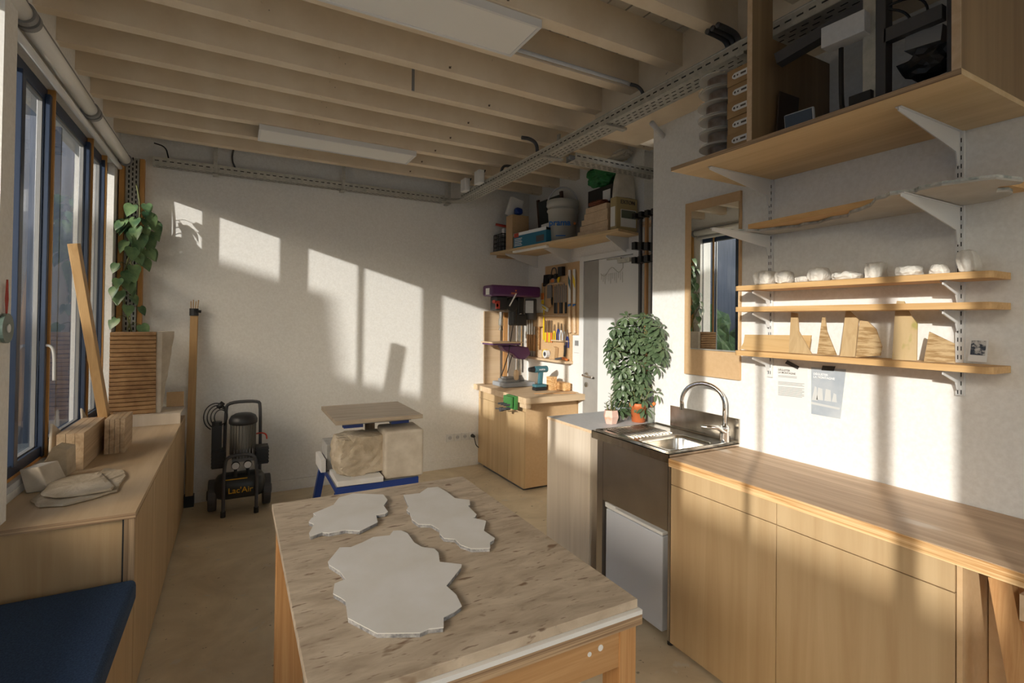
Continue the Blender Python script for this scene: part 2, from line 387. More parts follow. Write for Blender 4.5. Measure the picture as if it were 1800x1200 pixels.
window(1, 4.607, 4.83, 4.63, 4.80, False, (), 'last narrow window in the far left corner')
window(2, 4.21, 4.605, 4.27, 4.58, True, (), 'narrow blue-grey window behind the climbing plant')
window(3, 3.415, 4.208, 3.47, 4.15, True, ((3.812, 3.835),), 'wide window behind the leaning timber')
window(4, 2.62, 3.413, 2.68, 3.36, True, ((2.985, 3.01),), 'window beside the pillar with a pale handle')
wroot = bpy.data.objects['window_4']
MB().box(-.86, 3.365, 1.30, -.848, 3.40, 1.42).build('handle_plate', M['whitemetal'], wroot)
MB().tube([(-.848, 3.38, 1.40), (-.815, 3.38, 1.395), (-.805, 3.38, 1.35), (-.803, 3.375, 1.22)], .007, smooth=2).build('handle', M['whitemetal'], wroot, smooth=True)
near = [(1.975, 2.49, 1.975, 2.46), (1.205, 1.972, 1.205, 1.93), (.14, 1.202, .185, 1.17), (-.80, .137, -.80, .10), (-1.15, -.803, -1.12, -.84)]
for i, (y0, y1, a, c) in enumerate(near):
    window(5+i, y0-.001, y1, a, c, False, ((-.305, -.28),) if i == 3 else (), 'window in the band beside the viewer, number %d from the pillar' % (i+1), (-.93, -.92), 2.70)
gd = sempty('fill_opening', (.7, YN, .25), 'unseen glazed opening added behind the viewer for fill light')  # added opening, out of view, lets in fill light from behind
q = MB()
for xx in (.45, 1.25, 2.05): q.box(xx, YN-.09, .25, xx+.05, YN-.03, 2.75)
q.box(.45, YN-.09, .25, 2.05, YN-.03, .31).box(.45, YN-.09, 2.69, 2.05, YN-.03, 2.75); q.build('door_frame', M['frame'], gd)
MB().box(.50, YN-.063, .31, 2.05, YN-.057, 2.69).build('pane', M['glass'], gd)
struct('trim_44', MB().box(-.86, 2.66, .80, XI-.002, 4.80, .83), M['lgrey'], 'pale grey inner window sill')
struct('trim_45', MB().box(-.875, 2.66, .775+.03, -.845, 4.80, .845), M['strip'], 'thin amber wood strip along the foot of the windows')
# baseboard
struct('baseboard_back', MB().box(-.3, YB-.015, 0, 2.32, YB, .095), M['wall'], 'low white skirting board along the far wall')
# outside
struct('ground_outside', MB().box(-40, -30, -.3, -1.1, 30, -.15), M['ground'], 'grey ground outside the windows')
struct('trim_61', MB().box(-3.6, YN, 3.62, -1.10, YB+2, 3.70), M['outwall'], 'unseen overhang added outside above the windows to cut sky light')  # unseen slab, added to block part of the sky from the windows
ow = MB(); ow.ext([(-10, -1.53, -.2), (-10, 24, -.2), (-10, 24, 4.95), (-10, -1.47, 4.95), (-10, -1.53, 4.25)], (-5, 0, 0))
tag(ow.build('neighbour_building', M['outwall']), 'dull blue-grey building seen through the windows, taller end', 'building')
tag(MB().box(-9.9, 9.0, -.2, -1.3, 10, 5.2).build('garden_shed', mat('dark_cladding', (.05,.06,.08), (.10,.11,.14), scale=3, stretch=(6,6,.4), rough=.7)), 'dark slate-coloured outbuilding closing the yard beyond the windows', 'shed')
tag(MB().box(-15, -16, -.2, -10, -1.535, 4.21).build('neighbour_building', M['outwall']), 'lower blue-grey building outside, hidden from most of the room', 'building')
for i, (hx, hy, hw, hh) in enumerate([(-5.2, 6.2, 1.6, 2.3), (-3.2, 7.6, 1.7, 2.1), (-7.4, 7.4, 1.6, 2.3)]):
    h = MB().rock((hx, hy, hh/2-.15), (1.3, 2.6, hh), amp=.25, freq=3, seed=i+30, box=.4, sub=4)
    tag(h.build('garden_shrub', M['hedge']), ['dark green shrub outside, nearest to the glass', 'dark green shrub outside, close in front of the dark outbuilding', 'dark green shrub outside, farthest from the glass'][i], 'shrub', 'shrubs outside the windows')

# door in the recess wall
d = sempty('door_1', (XF-.02, 3.55, 0), 'white door with a tall grey glass strip and steel handle')
f = MB(); f.box(XF-.03, 3.92, 0, XF, 3.985, 2.17); f.box(XF-.03, 3.17, 0, XF, 3.235, 2.17); f.box(XF-.03, 3.235, 2.12, XF, 3.92, 2.17)
f.build('door_frame', M['white'], d, bevel=.003)
MB().box(XF-.022, 3.24, .01, XF-.002, 3.70, 2.115).build('door_panel', M['white'], d)
MB().box(XF-.024, 3.70, .01, XF-.002, 3.915, 2.115).build('frosted_strip', mat('frosted_strip', (.30,.29,.27), (.36,.35,.33), scale=3, rough=.3), d)
h = MB(); h.cyl((XF-.024, 3.86, 1.05), (XF-.075, 3.86, 1.05), .011); h.tube([(XF-.07, 3.865, 1.05), (XF-.075, 3.84, 1.05), (XF-.075, 3.72, 1.045)], .010)
h.cyl((XF-.024, 3.86, 1.05), (XF-.034, 3.86, 1.05), .026); h.cyl((XF-.024, 3.86, .96), (XF-.036, 3.86, .96), .024)
h.build('door_handle', M['steel'], d, smooth=False)
cl = MB(); cl.box(XF-.06, 3.25, 2.055, XF-.024, 3.40, 2.09); cl.bar((XF-.05, 3.36, 2.095), (XF-.05, 3.55, 2.10), .012, .012); cl.build('door_closer', M['galv'], d)
# chime-like wire garland hanging on the door
g = MB(); pts = []
for i in range(13):
    t = i/12; pts.append((XF-.03, 3.66-.30*t, 1.985-.03*math.sin(t*PI*3)+.03*t))
g.tube(pts, .0025, 6)
g.tube([(XF-.03, 3.36, 2.015), (XF-.03, 3.36, 2.10)], .003, 6)
for i in range(12): g.tube([(XF-.03, 3.65-.026*i, 1.98), (XF-.03, 3.65-.026*i, 1.93-.02*(i%3))], .0016, 5)
tag(g.build('wire_garland', M['galv']), 'thin wavy wire garland with small pendants hanging on the white door', 'garland')

# ------------------------------------------------------------------ left side: storage cabinet
XC = -.338
c = thing('storage_cabinet', (-.58, 3.6, 0), 'long low plywood cabinet under the windows, with doors facing the room', 'cabinet')
MB().box(XI+.004, 2.525, .04, XC-.02, 4.80, .745).build('body', M['ply'], c)
t_ = MB().box(XI+.002, 2.51, .7455, XC-.001, 4.81, .767); t_.build('top', M['ply_y'], c)
MB().box(XI+.002, 2.505, .746, XC+.001, 2.5099, .7665).build('top_edge', M['edge_x'], c)
MB().box(XC-.036, 2.508, .0, XC-.0005, 2.5105, .745).build('side_edge', M['edge_z'], c)
MB().box(XC-.042, 2.509, .0, XC-.037, 2.524, .745).build('seam', M['slot'], c)
for i, (a, e) in enumerate([(2.511, 3.10), (3.104, 3.66), (3.664, 4.05), (4.054, 4.42), (4.424, 4.80)]):
    MB().box(XC-.019, a, .02, XC, e, .743).build('door', M['ply'], c)
bs = MB().box(-.80, 4.44, .768, XC-.005, 4.47, .845); bs.box(-.80, 4.47, .835, XC-.005, 4.80, .845)
tag(bs.build('ledge_board', M['ply_pale']), 'raised pale timber ledge at the far end of the long cabinet', 'board')
tag(MB().box(-.46, 4.76, .848, XC-.01, 4.79, .96).build('wood_offcut', M['mdf']), 'small brown board standing on the ledge beside the ridged stone', 'board')
# bench seat
s = thing('storage_bench', (-.58, 1.4, 0), 'low plywood bench box under the navy cushion', 'bench')
MB().box(XI+.004, .2, .03, XC, 2.50, .425).build('body', M['ply'], s)
cu = MB().box(XI+.01, .25, .427, XC+.012, 2.49, .515)
o = cu.build('bench_cushion', M['navy'], bevel=.022, bseg=4); tag(o, 'dark navy fabric cushion on the low bench at bottom left', 'cushion')

# ------------------------------------------------------------------ things on the cabinet
def stone_slab(name, pts, z, th, m, seed, label, tilt=0):
    bb = MB(); n = len(pts); c0 = sum((Vector(p) for p in pts), Vector())/n
    ring = []
    fine = []
    for i in range(n):
        a, e = Vector(pts[i]), Vector(pts[(i+1)%n])
        for q in range(4):
            p = a.lerp(e, q/4); w = mnoise.noise(p*22+Vector((seed, 0, 0)))*.008
            fine.append(p+(p-c0).normalized()*w)
    N = len(fine); layers = []
    for (sc, dz) in ((.97, 0), (1.0, th*.35), (.97, th*.8), (.80, th), (.45, th*1.05), (.15, th)):
        layers.append([bb.bm.verts.new(Vector((c0.x+(p.x-c0.x)*sc, c0.y+(p.y-c0.y)*sc, z+dz+(.004*mnoise.noise(p*30*sc) if sc < .98 and dz > 0 else 0)+tilt*(c0.x-p.x)*sc))) for p in fine])
    for A, B in zip(layers, layers[1:]):
        for i in range(N): bb.bm.faces.new((A[i], A[(i+1)%N], B[(i+1)%N], B[i]))
    bb.bm.faces.new(layers[0][::-1]); bb.bm.faces.new(layers[-1])
    return tag(bb.build(name, m, smooth=False), label, 'stone slab', 'stone slabs on the long cabinet')
q1 = [P(x, y, 'z', .775) for x, y in ((52,878),(80,858),(150,850),(185,822),(218,826),(222,836),(212,850),(205,862),(160,876),(110,888),(68,890))]
stone_slab('stone_slab', [(p.x, p.y, 0) for p in q1], .768, .012, M['stone'], 1, 'thin brownish stone slab at the bottom of the stack on the long cabinet')
q2 = [P(x, y, 'z', .80) for x, y in ((72,862),(90,845),(130,832),(175,826),(186,834),(200,848),(196,855),(150,864),(100,870),(76,868))]
stone_slab('stone_slab', [(p.x, p.y, 0) for p in q2], .784, .013, M['stone'], 2, 'pale rough-topped stone slab resting on the thinner brown one', tilt=.03)

def timber_pack(x0, x1, y0, y1, z0, z1, n, label, m='ply_pale'):
    t = thing('timber_block', ((x0+x1)/2, (y0+y1)/2, z0), label, 'timber block', 'laminated timber blocks on the long cabinet')
    w = (x1-x0)/n
    for i in range(n):
        MB().box(x0+w*i+.0008, y0+random.uniform(0, .004), z0, x0+w*(i+1)-.0008, y1, z1).build('board', M[m], t, bevel=.001)
    return t
M['block'] = wood('glued_blocks', (.42,.29,.17), (.56,.41,.26), 'y', scale=2.2, sq=14, lo=.4, hi=.6)
timber_pack(-.775, -.665, 3.31, 3.80, .768, .955, 3, 'larger laminated timber block, nearest to the corner stones', 'block')
timber_pack(-.640, -.545, 3.62, 3.87, .768, .965, 4, 'smaller laminated timber block, behind and right of the larger one', 'block')
# split stones / wood offcuts in the window corner
def wedge(pts, vec, m, label, cat='stone offcut', group='offcuts against the window sill'):
    return tag(MB().ext(pts, vec).build('stone_offcut', m, bevel=.004), label, cat, group)
wedge([(-.80,3.12,.80),(-.795,3.15,.768),(-.705,3.20,.768),(-.70,3.16,.905),(-.745,3.12,.93)], (.02,.07,.012), M['stone'], 'squat split stone leaning on the window sill beside the larger timber block')
wedge([(-.795,2.98,.768),(-.715,2.98,.768),(-.765,3.02,.87),(-.83,3.02,.865)], (.045,.10,.0), M['stone2'], 'small broken stone lying lowest in the window corner')
wedge([(-.80,3.34,.83),(-.78,3.56,.83),(-.795,3.52,.93),(-.81,3.40,1.0)], (-.012,.0,0), M['stone2'], 'thin upright stone shard behind the larger timber block')
wedge([(-.80,3.98,.832),(-.79,4.16,.832),(-.80,4.08,.90),(-.815,4.0,.985)], (-.012,.0,0), M['stone2'], 'pale pointed shard standing farther along the window sill')
# leaning plank
a = Vector((-.60, 4.02, .77)); 
pt = P(130, 428, 'x', -.80); pb = P(190, 722, 'x', -.66)
pl = MB(); pl.bar((-.655, pb.y+.02, .78), (-.80, pt.y, pt.z), .045, .075, up=(0,1,0))
tag(pl.build('leaning_plank', M['bamboo'], bevel=.002), 'long square timber leaning against the window', 'plank')
# ridged stone
rs = thing('ridged_stone', (-.6, 4.6, .847), 'tall brown stone block with horizontal saw ridges and a pale raw side', 'stone block')
bb = MB(); nr = 20; z0, z1 = .847, 1.435
fl0, fr0 = P(207, 735, 'z', .847), P(280, 735, 'z', .847)
X0, X1, Y0, Y1 = -.775, -.50, 4.50, 4.66
rows = []
for i in range(nr*4+1):
    t = i/(nr*4); z = z0+(z1-z0)*t; ph = i % 4
    dpt = .010*(1 if ph == 0 else 0)+.002*mnoise.noise(Vector((0, 0, z*30)))
    wob = .004*mnoise.noise(Vector((3, 0, z*9)))
    xr = X1-.006*t; zz = z
    row = []
    for k in range(7):
        u = k/6; x = X0+(xr-X0)*u
        row.append(bb.bm.verts.new((x, Y0+dpt+.003*mnoise.noise(Vector((x*40, 1, z*40))), zz+.012*(1-t)*(1-u)*-.5+.002*mnoise.noise(Vector((x*30, 2, z*30))))))
    row.append(bb.bm.verts.new((xr, Y1, zz))); row.append(bb.bm.verts.new((X0, Y1, zz)))
    rows.append(row)
nv = len(rows[0])
for A, B in zip(rows, rows[1:]):
    for k in range(nv): bb.bm.faces.new((A[k], A[(k+1)%nv], B[(k+1)%nv], B[k]))
bb.bm.faces.new(rows[0][::-1]); bb.bm.faces.new(rows[-1])
bb.build('ridged_face', M['brownstone'], rs)
rb = MB(); rows = []
for i in range(15):
    t = i/14; z = z0+(z1+.004-z0)*t
    xr = -.40-.075*(1-t)**1.0 if t < .95 else -.405
    rows.append([rb.bm.verts.new(p) for p in ((X1-.004, Y0+.012, z), (X1+.028, Y0+.02, z), (xr+.008*mnoise.noise(Vector((0,0,z*14))), 4.60+.01*mnoise.noise(Vector((1,0,z*10))), z), (xr-.01, 4.68, z), (X1-.004, 4.68, z))])
for A, B in zip(rows, rows[1:]):
    for k in range(5): rb.bm.faces.new((A[k], A[(k+1)%5], B[(k+1)%5], B[k]))
rb.bm.faces.new(rows[0][::-1]); rb.bm.faces.new(rows[-1])
rb.build('raw_side', M['stone2'], rs)

# perforated riser in the corner with wooden jambs
r = thing('perforated_riser', (-.70, 4.96, .8), 'vertical galvanised perforated cable tray in the window corner, between amber battens', 'cable tray')
xa, xb_ = P(221, 350, 'y', 4.96).x, P(244, 350, 'y', 4.96).x
rp = MB().box(xa, 4.955, .85, xb_, 4.96, 2.80); rp.box(xa, 4.93, .85, xa+.004, 4.96, 2.80); rp.box(xb_-.004, 4.93, .85, xb_, 4.96, 2.80)
rp.second(); sl_ = rp
for j in range(3):
    for i in range(48):
        z = .88+i*.04+(.02 if j % 2 else 0); x = xa+(xb_-xa)*(.22+.28*j); sl_.box(x-.005, 4.9535, z, x+.005, 4.9551, z+.024)
rp.close(); rp.build('tray', M['galv'], r, mat2=M['slot'])
MB().box(xa-.035, 4.90, .80, xa-.004, 5.005, 2.80).build('batten', M['strip'], r)
MB().box(xb_+.004, 4.95, .80, xb_+.034, 5.005, 2.80).build('batten', M['strip'], r)

# tube lamps with ring clamps on the window wall
R_T = .036; XT, ZT = -.765, 2.752
ys = [2.62, 2.80, 3.72, 4.86]
def tube_lamp(y0, y1, label):
    t = thing('tube_lamp', (XT, (y0+y1)/2, ZT-R_T), label, 'tube lamp', 'tube lamps along the window wall')
    MB().cyl((XT, y0+.03, ZT), (XT, y1-.03, ZT), R_T, seg=28).build('tube', M['lampw'], t, smooth=False)
    MB().cyl((XT, y0, ZT), (XT, y0+.03, ZT), R_T+.010, seg=28).build('end_cap', M['mgrey'], t)
    MB().cyl((XT, y1-.03, ZT), (XT, y1, ZT), R_T+.010, seg=28).build('end_cap', M['mgrey'], t)
    MB().bar((XT+.012, y0+.02, ZT+R_T+.008), (XT+.012, y1-.02, ZT+R_T+.008), .012, .014).build('rail', M['mgrey'], t)
    return t
tube_lamp(1.55, 2.72, 'white tube lamp above the windows, nearest and cut by the frame')
tube_lamp(2.74, 3.80, 'white tube lamp above the windows, middle of the row')
tube_lamp(3.82, 4.87, 'white tube lamp above the windows, farthest toward the corner')
for o in list(S.objects):
    if o.name.startswith('tube') and o.type == 'MESH':
        for p in o.data.polygons: p.use_smooth = abs(p.normal.y) < .5
rl = MB().cyl((-.795, 2.66, 2.685), (-.795, 4.84, 2.685), .017, seg=14)
tag(rl.build('blind_rail', M['white'], smooth=True), 'slim white pipe running below the tube lamps on the lintel', 'pipe')
# hanging disc
hdp = thing('hanging_disc', (-.752, 2.545, 1.42), 'small green round pendant hanging by a red cord on the left pillar', 'ornament')
dd = MB(); dcn = Vector((-.744, 2.545, 1.50))
dd.cyl(dcn+Vector((-.006,0,0)), dcn+Vector((.006,0,0)), .055, seg=28); dd.build('disc', mat('jade', (.09,.13,.11), (.13,.18,.15), scale=8, rough=.3), hdp)
MB().cyl(dcn+Vector((.006,0,0)), dcn+Vector((.009,0,0)), .016, seg=16).build('centre', M['white'], hdp)
MB().tube([dcn+Vector((0,0,.05)), dcn+Vector((0,.008,.11)), dcn+Vector((0,0,.18))], .003).tube([dcn+Vector((0,0,.05)), dcn+Vector((0,-.008,.11)), dcn+Vector((0,0,.18))], .003).build('cord', M['red'], hdp)

# pothos
def leaf(bb, p, d, n, L, Wd, heart=True, fold=.25, curl=.2):
    d = d.normalized(); s_ = d.cross(n).normalized(); n = s_.cross(d)
    if heart: prof = ((0,0),(.03,.50),(.10,.82),(.22,1.0),(.38,.97),(.54,.80),(.70,.56),(.84,.30),(.94,.11),(1,0))
    else: prof = ((0,0),(.15,.35),(.35,.75),(.55,1.0),(.72,.95),(.88,.60),(1,0))
    c_, l_, r_ = [], [], []
    for t, w in prof:
        q = p+d*(L*(t-(.13*(1-t/.3) if heart and 0 < t < .3 else 0)))-n*(curl*L*t*t)
        c_.append(bb.bm.verts.new(p+d*L*t-n*(curl*L*t*t)))
        if w:
            l_.append(bb.bm.verts.new(q+s_*Wd*w*.5+n*fold*Wd*w*.5)); r_.append(bb.bm.verts.new(q-s_*Wd*w*.5+n*fold*Wd*w*.5))
        else: l_.append(None); r_.append(None)
    for i in range(len(prof)-1):
        for e in (l_, r_):
            f = [c_[i], c_[i+1]] + ([e[i+1]] if e[i+1] else []) + ([e[i]] if e[i] else [])
            if len(f) > 2: bb.bm.faces.new(f)
ph = thing('climbing_pothos', (-.70, 4.80, .84), 'climbing pothos with heart-shaped leaves trailing up the corner riser', 'plant')
stem = MB(); path = []
for i in range(30):
    t = i/29; path.append(Vector((-.715+.045*math.sin(t*9), 4.86+.02*math.cos(t*7), .90+1.68*t)))
stem.tube(path, .006, 6); stem.tube([p+Vector((.03*math.sin(i), -.02, -.02)) for i, p in enumerate(path[4:26])], .004, 6)
lv = MB(); rnd = random.Random(3)
spots_ = []
for i in range(64):
    t = rnd.choice([rnd.uniform(.60, .92), rnd.uniform(.35, .7), rnd.uniform(.02, .3), rnd.uniform(.7,.92)])
    p = path[min(29, int(t*29))]
    ang = rnd.uniform(-2.7, .5); out = Vector((math.cos(ang), math.sin(ang)*.9, rnd.uniform(-.1, .35)))
    q = p+out*rnd.uniform(.04, .12)
    if q.x < -.80: q.x = -.79
    stem.tube([p, (p+q)/2+Vector((0,0,.02)), q], .0025, 5)
    L = rnd.uniform(.075, .12)
    leaf(lv, q, Vector((out.x*.5, out.y*.4-.1, -.75)), Vector((out.x*.6+rnd.uniform(-.4,.4), -1, .35)), L, L*.85)
stem.build('stem', M['stem'], ph, smooth=True); lv.build('leaves', M['leaf2'], ph, smooth=True)

# pole with black clamp
pole = thing('timber_pole', (-.31, 4.93, 0), 'tall slim wooden pole bundle standing at the end of the long cabinet', 'pole')
MB().bar((-.310, 4.93, .0), (-.300, 4.96, 1.56), .055, .05, up=(0,1,0)).build('pole', M['bamboo'], pole, bevel=.004)
sc = MB()
for i in range(4): sc.tube([(-.31+.012*i-.01, 4.95, 1.55), (-.325+.018*i, 4.95, 1.68+.012*(i%2))], .004, 6)
sc.build('stick', M['bamboo'], pole)
cb = MB().cyl((-.302, 4.955, 1.56), (-.302, 4.955, 1.62), .033, seg=12); cb.tube([(-.30, 4.93, 1.60), (-.25, 4.93, 1.595)], .012); cb.build('clamp', M['black'], pole)
MB().box(-.345, 4.90, 0, -.275, 4.975, .09).build('foot', M['black'], pole)

# ------------------------------------------------------------------ compressor
cp = thing('air_compressor', (.06, 4.70, 0), 'black wheeled air compressor with twin pumps and grey tube frame', 'air compressor')
def cpt(n): return 'part'
cx, cyy = .055, 4.70
tk = MB(); rr_ = .105
prof = [(0.001,-.185),(.06,-.178),(.092,-.155),(.105,-.12),(.105,.12),(.092,.155),(.06,.178),(.001,.185)]
tk.lathe(prof, (0,0,0), 28)
for v in tk.bm.verts: v.co = Vector((v.co.z+cx, v.co.x+cyy-.02, v.co.y+.20))
tk.build('tank', mat('tank_black', (.035,.04,.042), rough=.35), cp, smooth=True)
text('lettering', "Lac'Air", .062, ((cx-.085, cyy-.1265, .165), (1,0,0), (0,0,1)), M['gold'], cp, bold=.0005)
st = MB().box(cx-.12, cyy-.105, .265, cx+.05, cyy-.101, .272); st.build('stripe', M['gold'], cp)
fr = MB()
fr.tube([(cx-.115, cyy-.16, .02), (cx-.115, cyy-.155, .40), (cx-.085, cyy-.15, .47), (cx+.085, cyy-.15, .47), (cx+.115, cyy-.155, .40), (cx+.115, cyy-.16, .02)], .013, 10, smooth=2)
fr.tube([(cx-.115, cyy+.07, .10), (cx-.115, cyy+.07, .80), (cx-.09, cyy+.07, .855), (cx+.12, cyy+.07, .855), (cx+.145, cyy+.07, .82), (cx+.145, cyy+.07, .10)], .013, 10, smooth=2)
fr.build('frame', M['dgrey'], cp, smooth=True)
for sx in (-1, 1):
    w = MB().cyl((cx+sx*.165, cyy+.03, .125), (cx+sx*.225, cyy+.03, .125), .122, seg=28); w.cyl((cx+sx*.16, cyy+.03, .125), (cx+sx*.235, cyy+.03, .125), .04, seg=16)
    w.build('wheel', M['dgrey'], cp, bevel=.008)
    MB().cyl((cx+sx*.115, cyy-.16, 0), (cx+sx*.115, cyy-.16, .045), .018, seg=12).build('rubber_foot', M['black'], cp)
    pbx = MB().box(cx+sx*.155-.045, cyy-.08, .36, cx+sx*.155+.045, cyy+.03, .50)
    for q in range(5): pbx.box(cx+sx*.155-.05, cyy-.085, .37+.027*q, cx+sx*.155+.05, cyy+.035, .375+.027*q)
    pbx.build('cylinder_head', M['black'], cp)
mt = MB().cyl((cx+.015, cyy-.02, .43), (cx+.015, cyy-.02, .70), .088, seg=30)
for i in range(26):
    a_ = 2*PI*i/26; mt.bar((cx+.015+.09*math.cos(a_), cyy-.02+.09*math.sin(a_), .45), (cx+.015+.09*math.cos(a_), cyy-.02+.09*math.sin(a_), .69), .004, .010, up=(math.cos(a_), math.sin(a_), 0))
mt.build('motor', mat('motor_grey', (.20,.19,.17), rough=.5, metal=.6), cp)
MB().lathe([(.098,.69),(.104,.70),(.104,.725),(.09,.755),(.06,.772),(.001,.774)], (cx+.015, cyy-.02, 0), 28).build('fan_cover', M['black'], cp, smooth=True)
fb = MB()
for i in range(7): fb.box(cx-.05+.022*i, cyy-.13, .42, cx-.044+.022*i, cyy-.06, .50)
fb.box(cx-.06, cyy-.12, .405, cx+.10, cyy+.05, .43); fb.build('shroud', M['mgrey'], cp)
for sx in (-.035, .05):
    gd = MB().cyl((cx+sx, cyy-.135, .385), (cx+sx, cyy-.155, .385), .026, seg=20); gd.build('gauge', M['white'], cp)
    MB().cyl((cx+sx, cyy-.128, .385), (cx+sx, cyy-.152, .385), .030, seg=20).cyl((cx+sx, cyy-.14, .30), (cx+sx, cyy-.14, .36), .012).build('regulator', M['black'], cp)
MB().cyl((cx-.17, cyy-.02, .50), (cx-.17, cyy-.02, .72), .035, seg=16).box(cx-.205, cyy-.06, .46, cx-.135, cyy+.02, .69).build('filter', M['black'], cp)
hs = MB()
for k in range(4):
    ps = [Vector((cx-.145-.012*k+(.045+.013*k)*math.cos(t*PI/8), cyy-.03+.014*k, .755+(.06+.016*k)*math.sin(t*PI/8))) for t in range(-2, 15-k)]
    hs.tube(ps, .0045, 6, smooth=1)
hs.cyl((cx-.165, cyy-.03, .83), (cx-.13, cyy-.03, .87), .018); hs.build('hose', M['black'], cp, smooth=True)
MB().tube([(cx+.11, cyy-.03, .60), (cx+.15, cyy-.03, .605), (cx+.185, cyy-.03, .59), (cx+.19, cyy-.03, .55)], .006, 8, smooth=2).build('red_pipe', M['red'], cp, smooth=True)

# ------------------------------------------------------------------ turntable stand with stones
TT = thing('sculpting_stand', (.90, 3.87, 0), 'blue steel sculpting stand with a square wooden turntable top', 'work stand')
MB().box(.595, 3.52, .842, 1.195, 4.17, .870).build('top', wood('worn_board', (.32,.25,.18), (.50,.41,.30), 'x', scale=3, sq=8), TT, bevel=.002)
MB().box(.655, 3.62, .818, 1.14, 4.12, .841).build('plate', M['mgrey'], TT)
fb = MB()
fb.bar((.68, 3.66, .805), (1.12, 4.08, .805), .04, .024); fb.bar((1.12, 3.66, .805), (.68, 4.08, .805), .04, .024)
fb.box(.67, 3.64, .792, .80, 3.70, .817); fb.box(1.0, 3.64, .794, 1.13, 3.70, .817)
fb.build('cross_arm', M['bluepaint'], TT)
cc = MB().cyl((.90, 3.87, .443), (.90, 3.87, .80), .034, seg=20)
for i in range(14): cc.cyl((.90, 3.87, .67+i*.008), (.90, 3.87, .673+i*.008), .037, seg=20)
cc.build('column', mat('screw_column', (.22,.16,.11), rough=.4, metal=.7), TT)
for nm_, bx_ in (('front', (.60, 3.49, .392, 1.16, 3.53, .438)), ('back', (.60, 4.20, .392, 1.16, 4.24, .438)), ('l', (.60, 3.531, .392, .64, 4.199, .438)), ('r', (1.12, 3.531, .392, 1.16, 4.199, .438))):
    MB().box(*bx_).build('rail', M['bluepaint'], TT, bevel=.003)
for (lx, ly, ox, oy) in ((.62, 3.51, -.06, -.03), (1.135, 3.51, .05, -.03), (.62, 4.22, -.06, .04), (1.135, 4.22, .05, .04)):
    MB().bar((lx+ox, ly+oy, .004), (lx, ly, .392), .05, .05, up=(0,1,0)).build('leg', M['bluepaint'], TT)
MB().box(.60, 3.50, .4385, 1.16, 4.24, .4425).build('deck', M['mgrey'], TT)
r1 = MB().rock((.785, 3.70, .613), (.36, .30, .27), amp=.13, freq=1.5, seed=4, box=.70, sub=5, rot=.1)
tag(r1.build('rough_stone', M['stone']), 'rough rounded limestone boulder on the blue stand, left of the sawn block', 'stone')
r2 = MB().box(.925, 3.49, .444, 1.20, 3.78, .775)
o2 = r2.build('sawn_stone', M['stone2'], bevel=.018, bseg=3); tag(o2, 'square sawn limestone block on the blue stand', 'stone block')
o2.rotation_euler.z = -.05
tag(MB().ext([(.605,3.485,.444),(.905,3.47,.444),(.905,3.80,.444),(.605,3.80,.444)], (0,0,.036)).build('stone_slab', M['plate'], bevel=.003), 'flat white slab under the rounded boulder on the blue stand', 'stone slab', 'white slabs on the blue stand')
tag(MB().box(.555, 3.86, .444, .59, 4.13, .535).build('stone_slab', M['plate'], bevel=.003), 'white slab standing on edge at the left of the blue stand', 'stone slab', 'white slabs on the blue stand')
tag(MB().box(.60, 3.90, .444, .72, 4.14, .63).build('stone_block', mat('grey_stone', (.36,.35,.33), (.46,.45,.43), scale=20, rough=.85), bevel=.003), 'small pale grey stone block behind the boulder', 'stone block')

# ------------------------------------------------------------------ work table in front
tz = .812; TX0, TX1, TY0, TY1 = .139, .956, 1.037, 2.232
T = thing('work_table', (.55, 1.63, 0), 'large worn wooden work table in the foreground', 'table')
MB().box(TX0, TY0, tz-.024, TX1, TY1, tz).build('tabletop', M['tabletop'], T, bevel=.0015)
MB().box(TX0+.008, TY0-.012, tz-.036, TX1+.006, TY1-.004, tz-.0245).build('white_sheet', M['white'], T)
MB().box(TX0+.008, TY0-.012, tz-.062, TX1+.006, TY1-.004, tz-.0365).build('sub_top', M['edge_x'], T)
MB().box(TX0+.05, TY0+.004, tz-.165, TX1-.05, TY0+.026, tz-.0625).build('apron', M['pine_apron'], T, bevel=.002)
MB().box(TX0+.05, TY1-.04, tz-.165, TX1-.05, TY1-.018, tz-.0625).build('apron', M['pine_apron'], T, bevel=.002)
MB().box(TX0+.03, TY0+.05, tz-.165, TX0+.05, TY1-.06, tz-.0625).build('apron', M['pine'], T, bevel=.002)
MB().box(TX1-.03, TY0+.05, tz-.165, TX1-.008, TY1-.06, tz-.0625).build('apron', M['pine'], T, bevel=.002)
for (lx0, lx1, ly0, ly1) in ((TX1-.06, TX1-.004, TY0, TY0+.07), (TX0+.01, TX0+.07, TY0, TY0+.07), (TX0+.015, TX0+.115, TY1-.09, TY1-.02), (TX1-.08, TX1-.01, TY1-.09, TY1-.02)):
    MB().box(lx0, ly0, 0, lx1, ly1, tz-.0625).build('leg', M['pine_leg'], T, bevel=.002)
MB().cyl((.8, TY0+.0035, .71), (.8, TY0+.002, .71), .006).build('paint_spot', M['white'], T)
MB().cyl((.835, TY0+.0035, .716), (.835, TY0+.002, .716), .008).build('paint_spot', M['white'], T)
def zpts(l): return [(450+x*.38889, 850+y*.38889) for x, y in l]
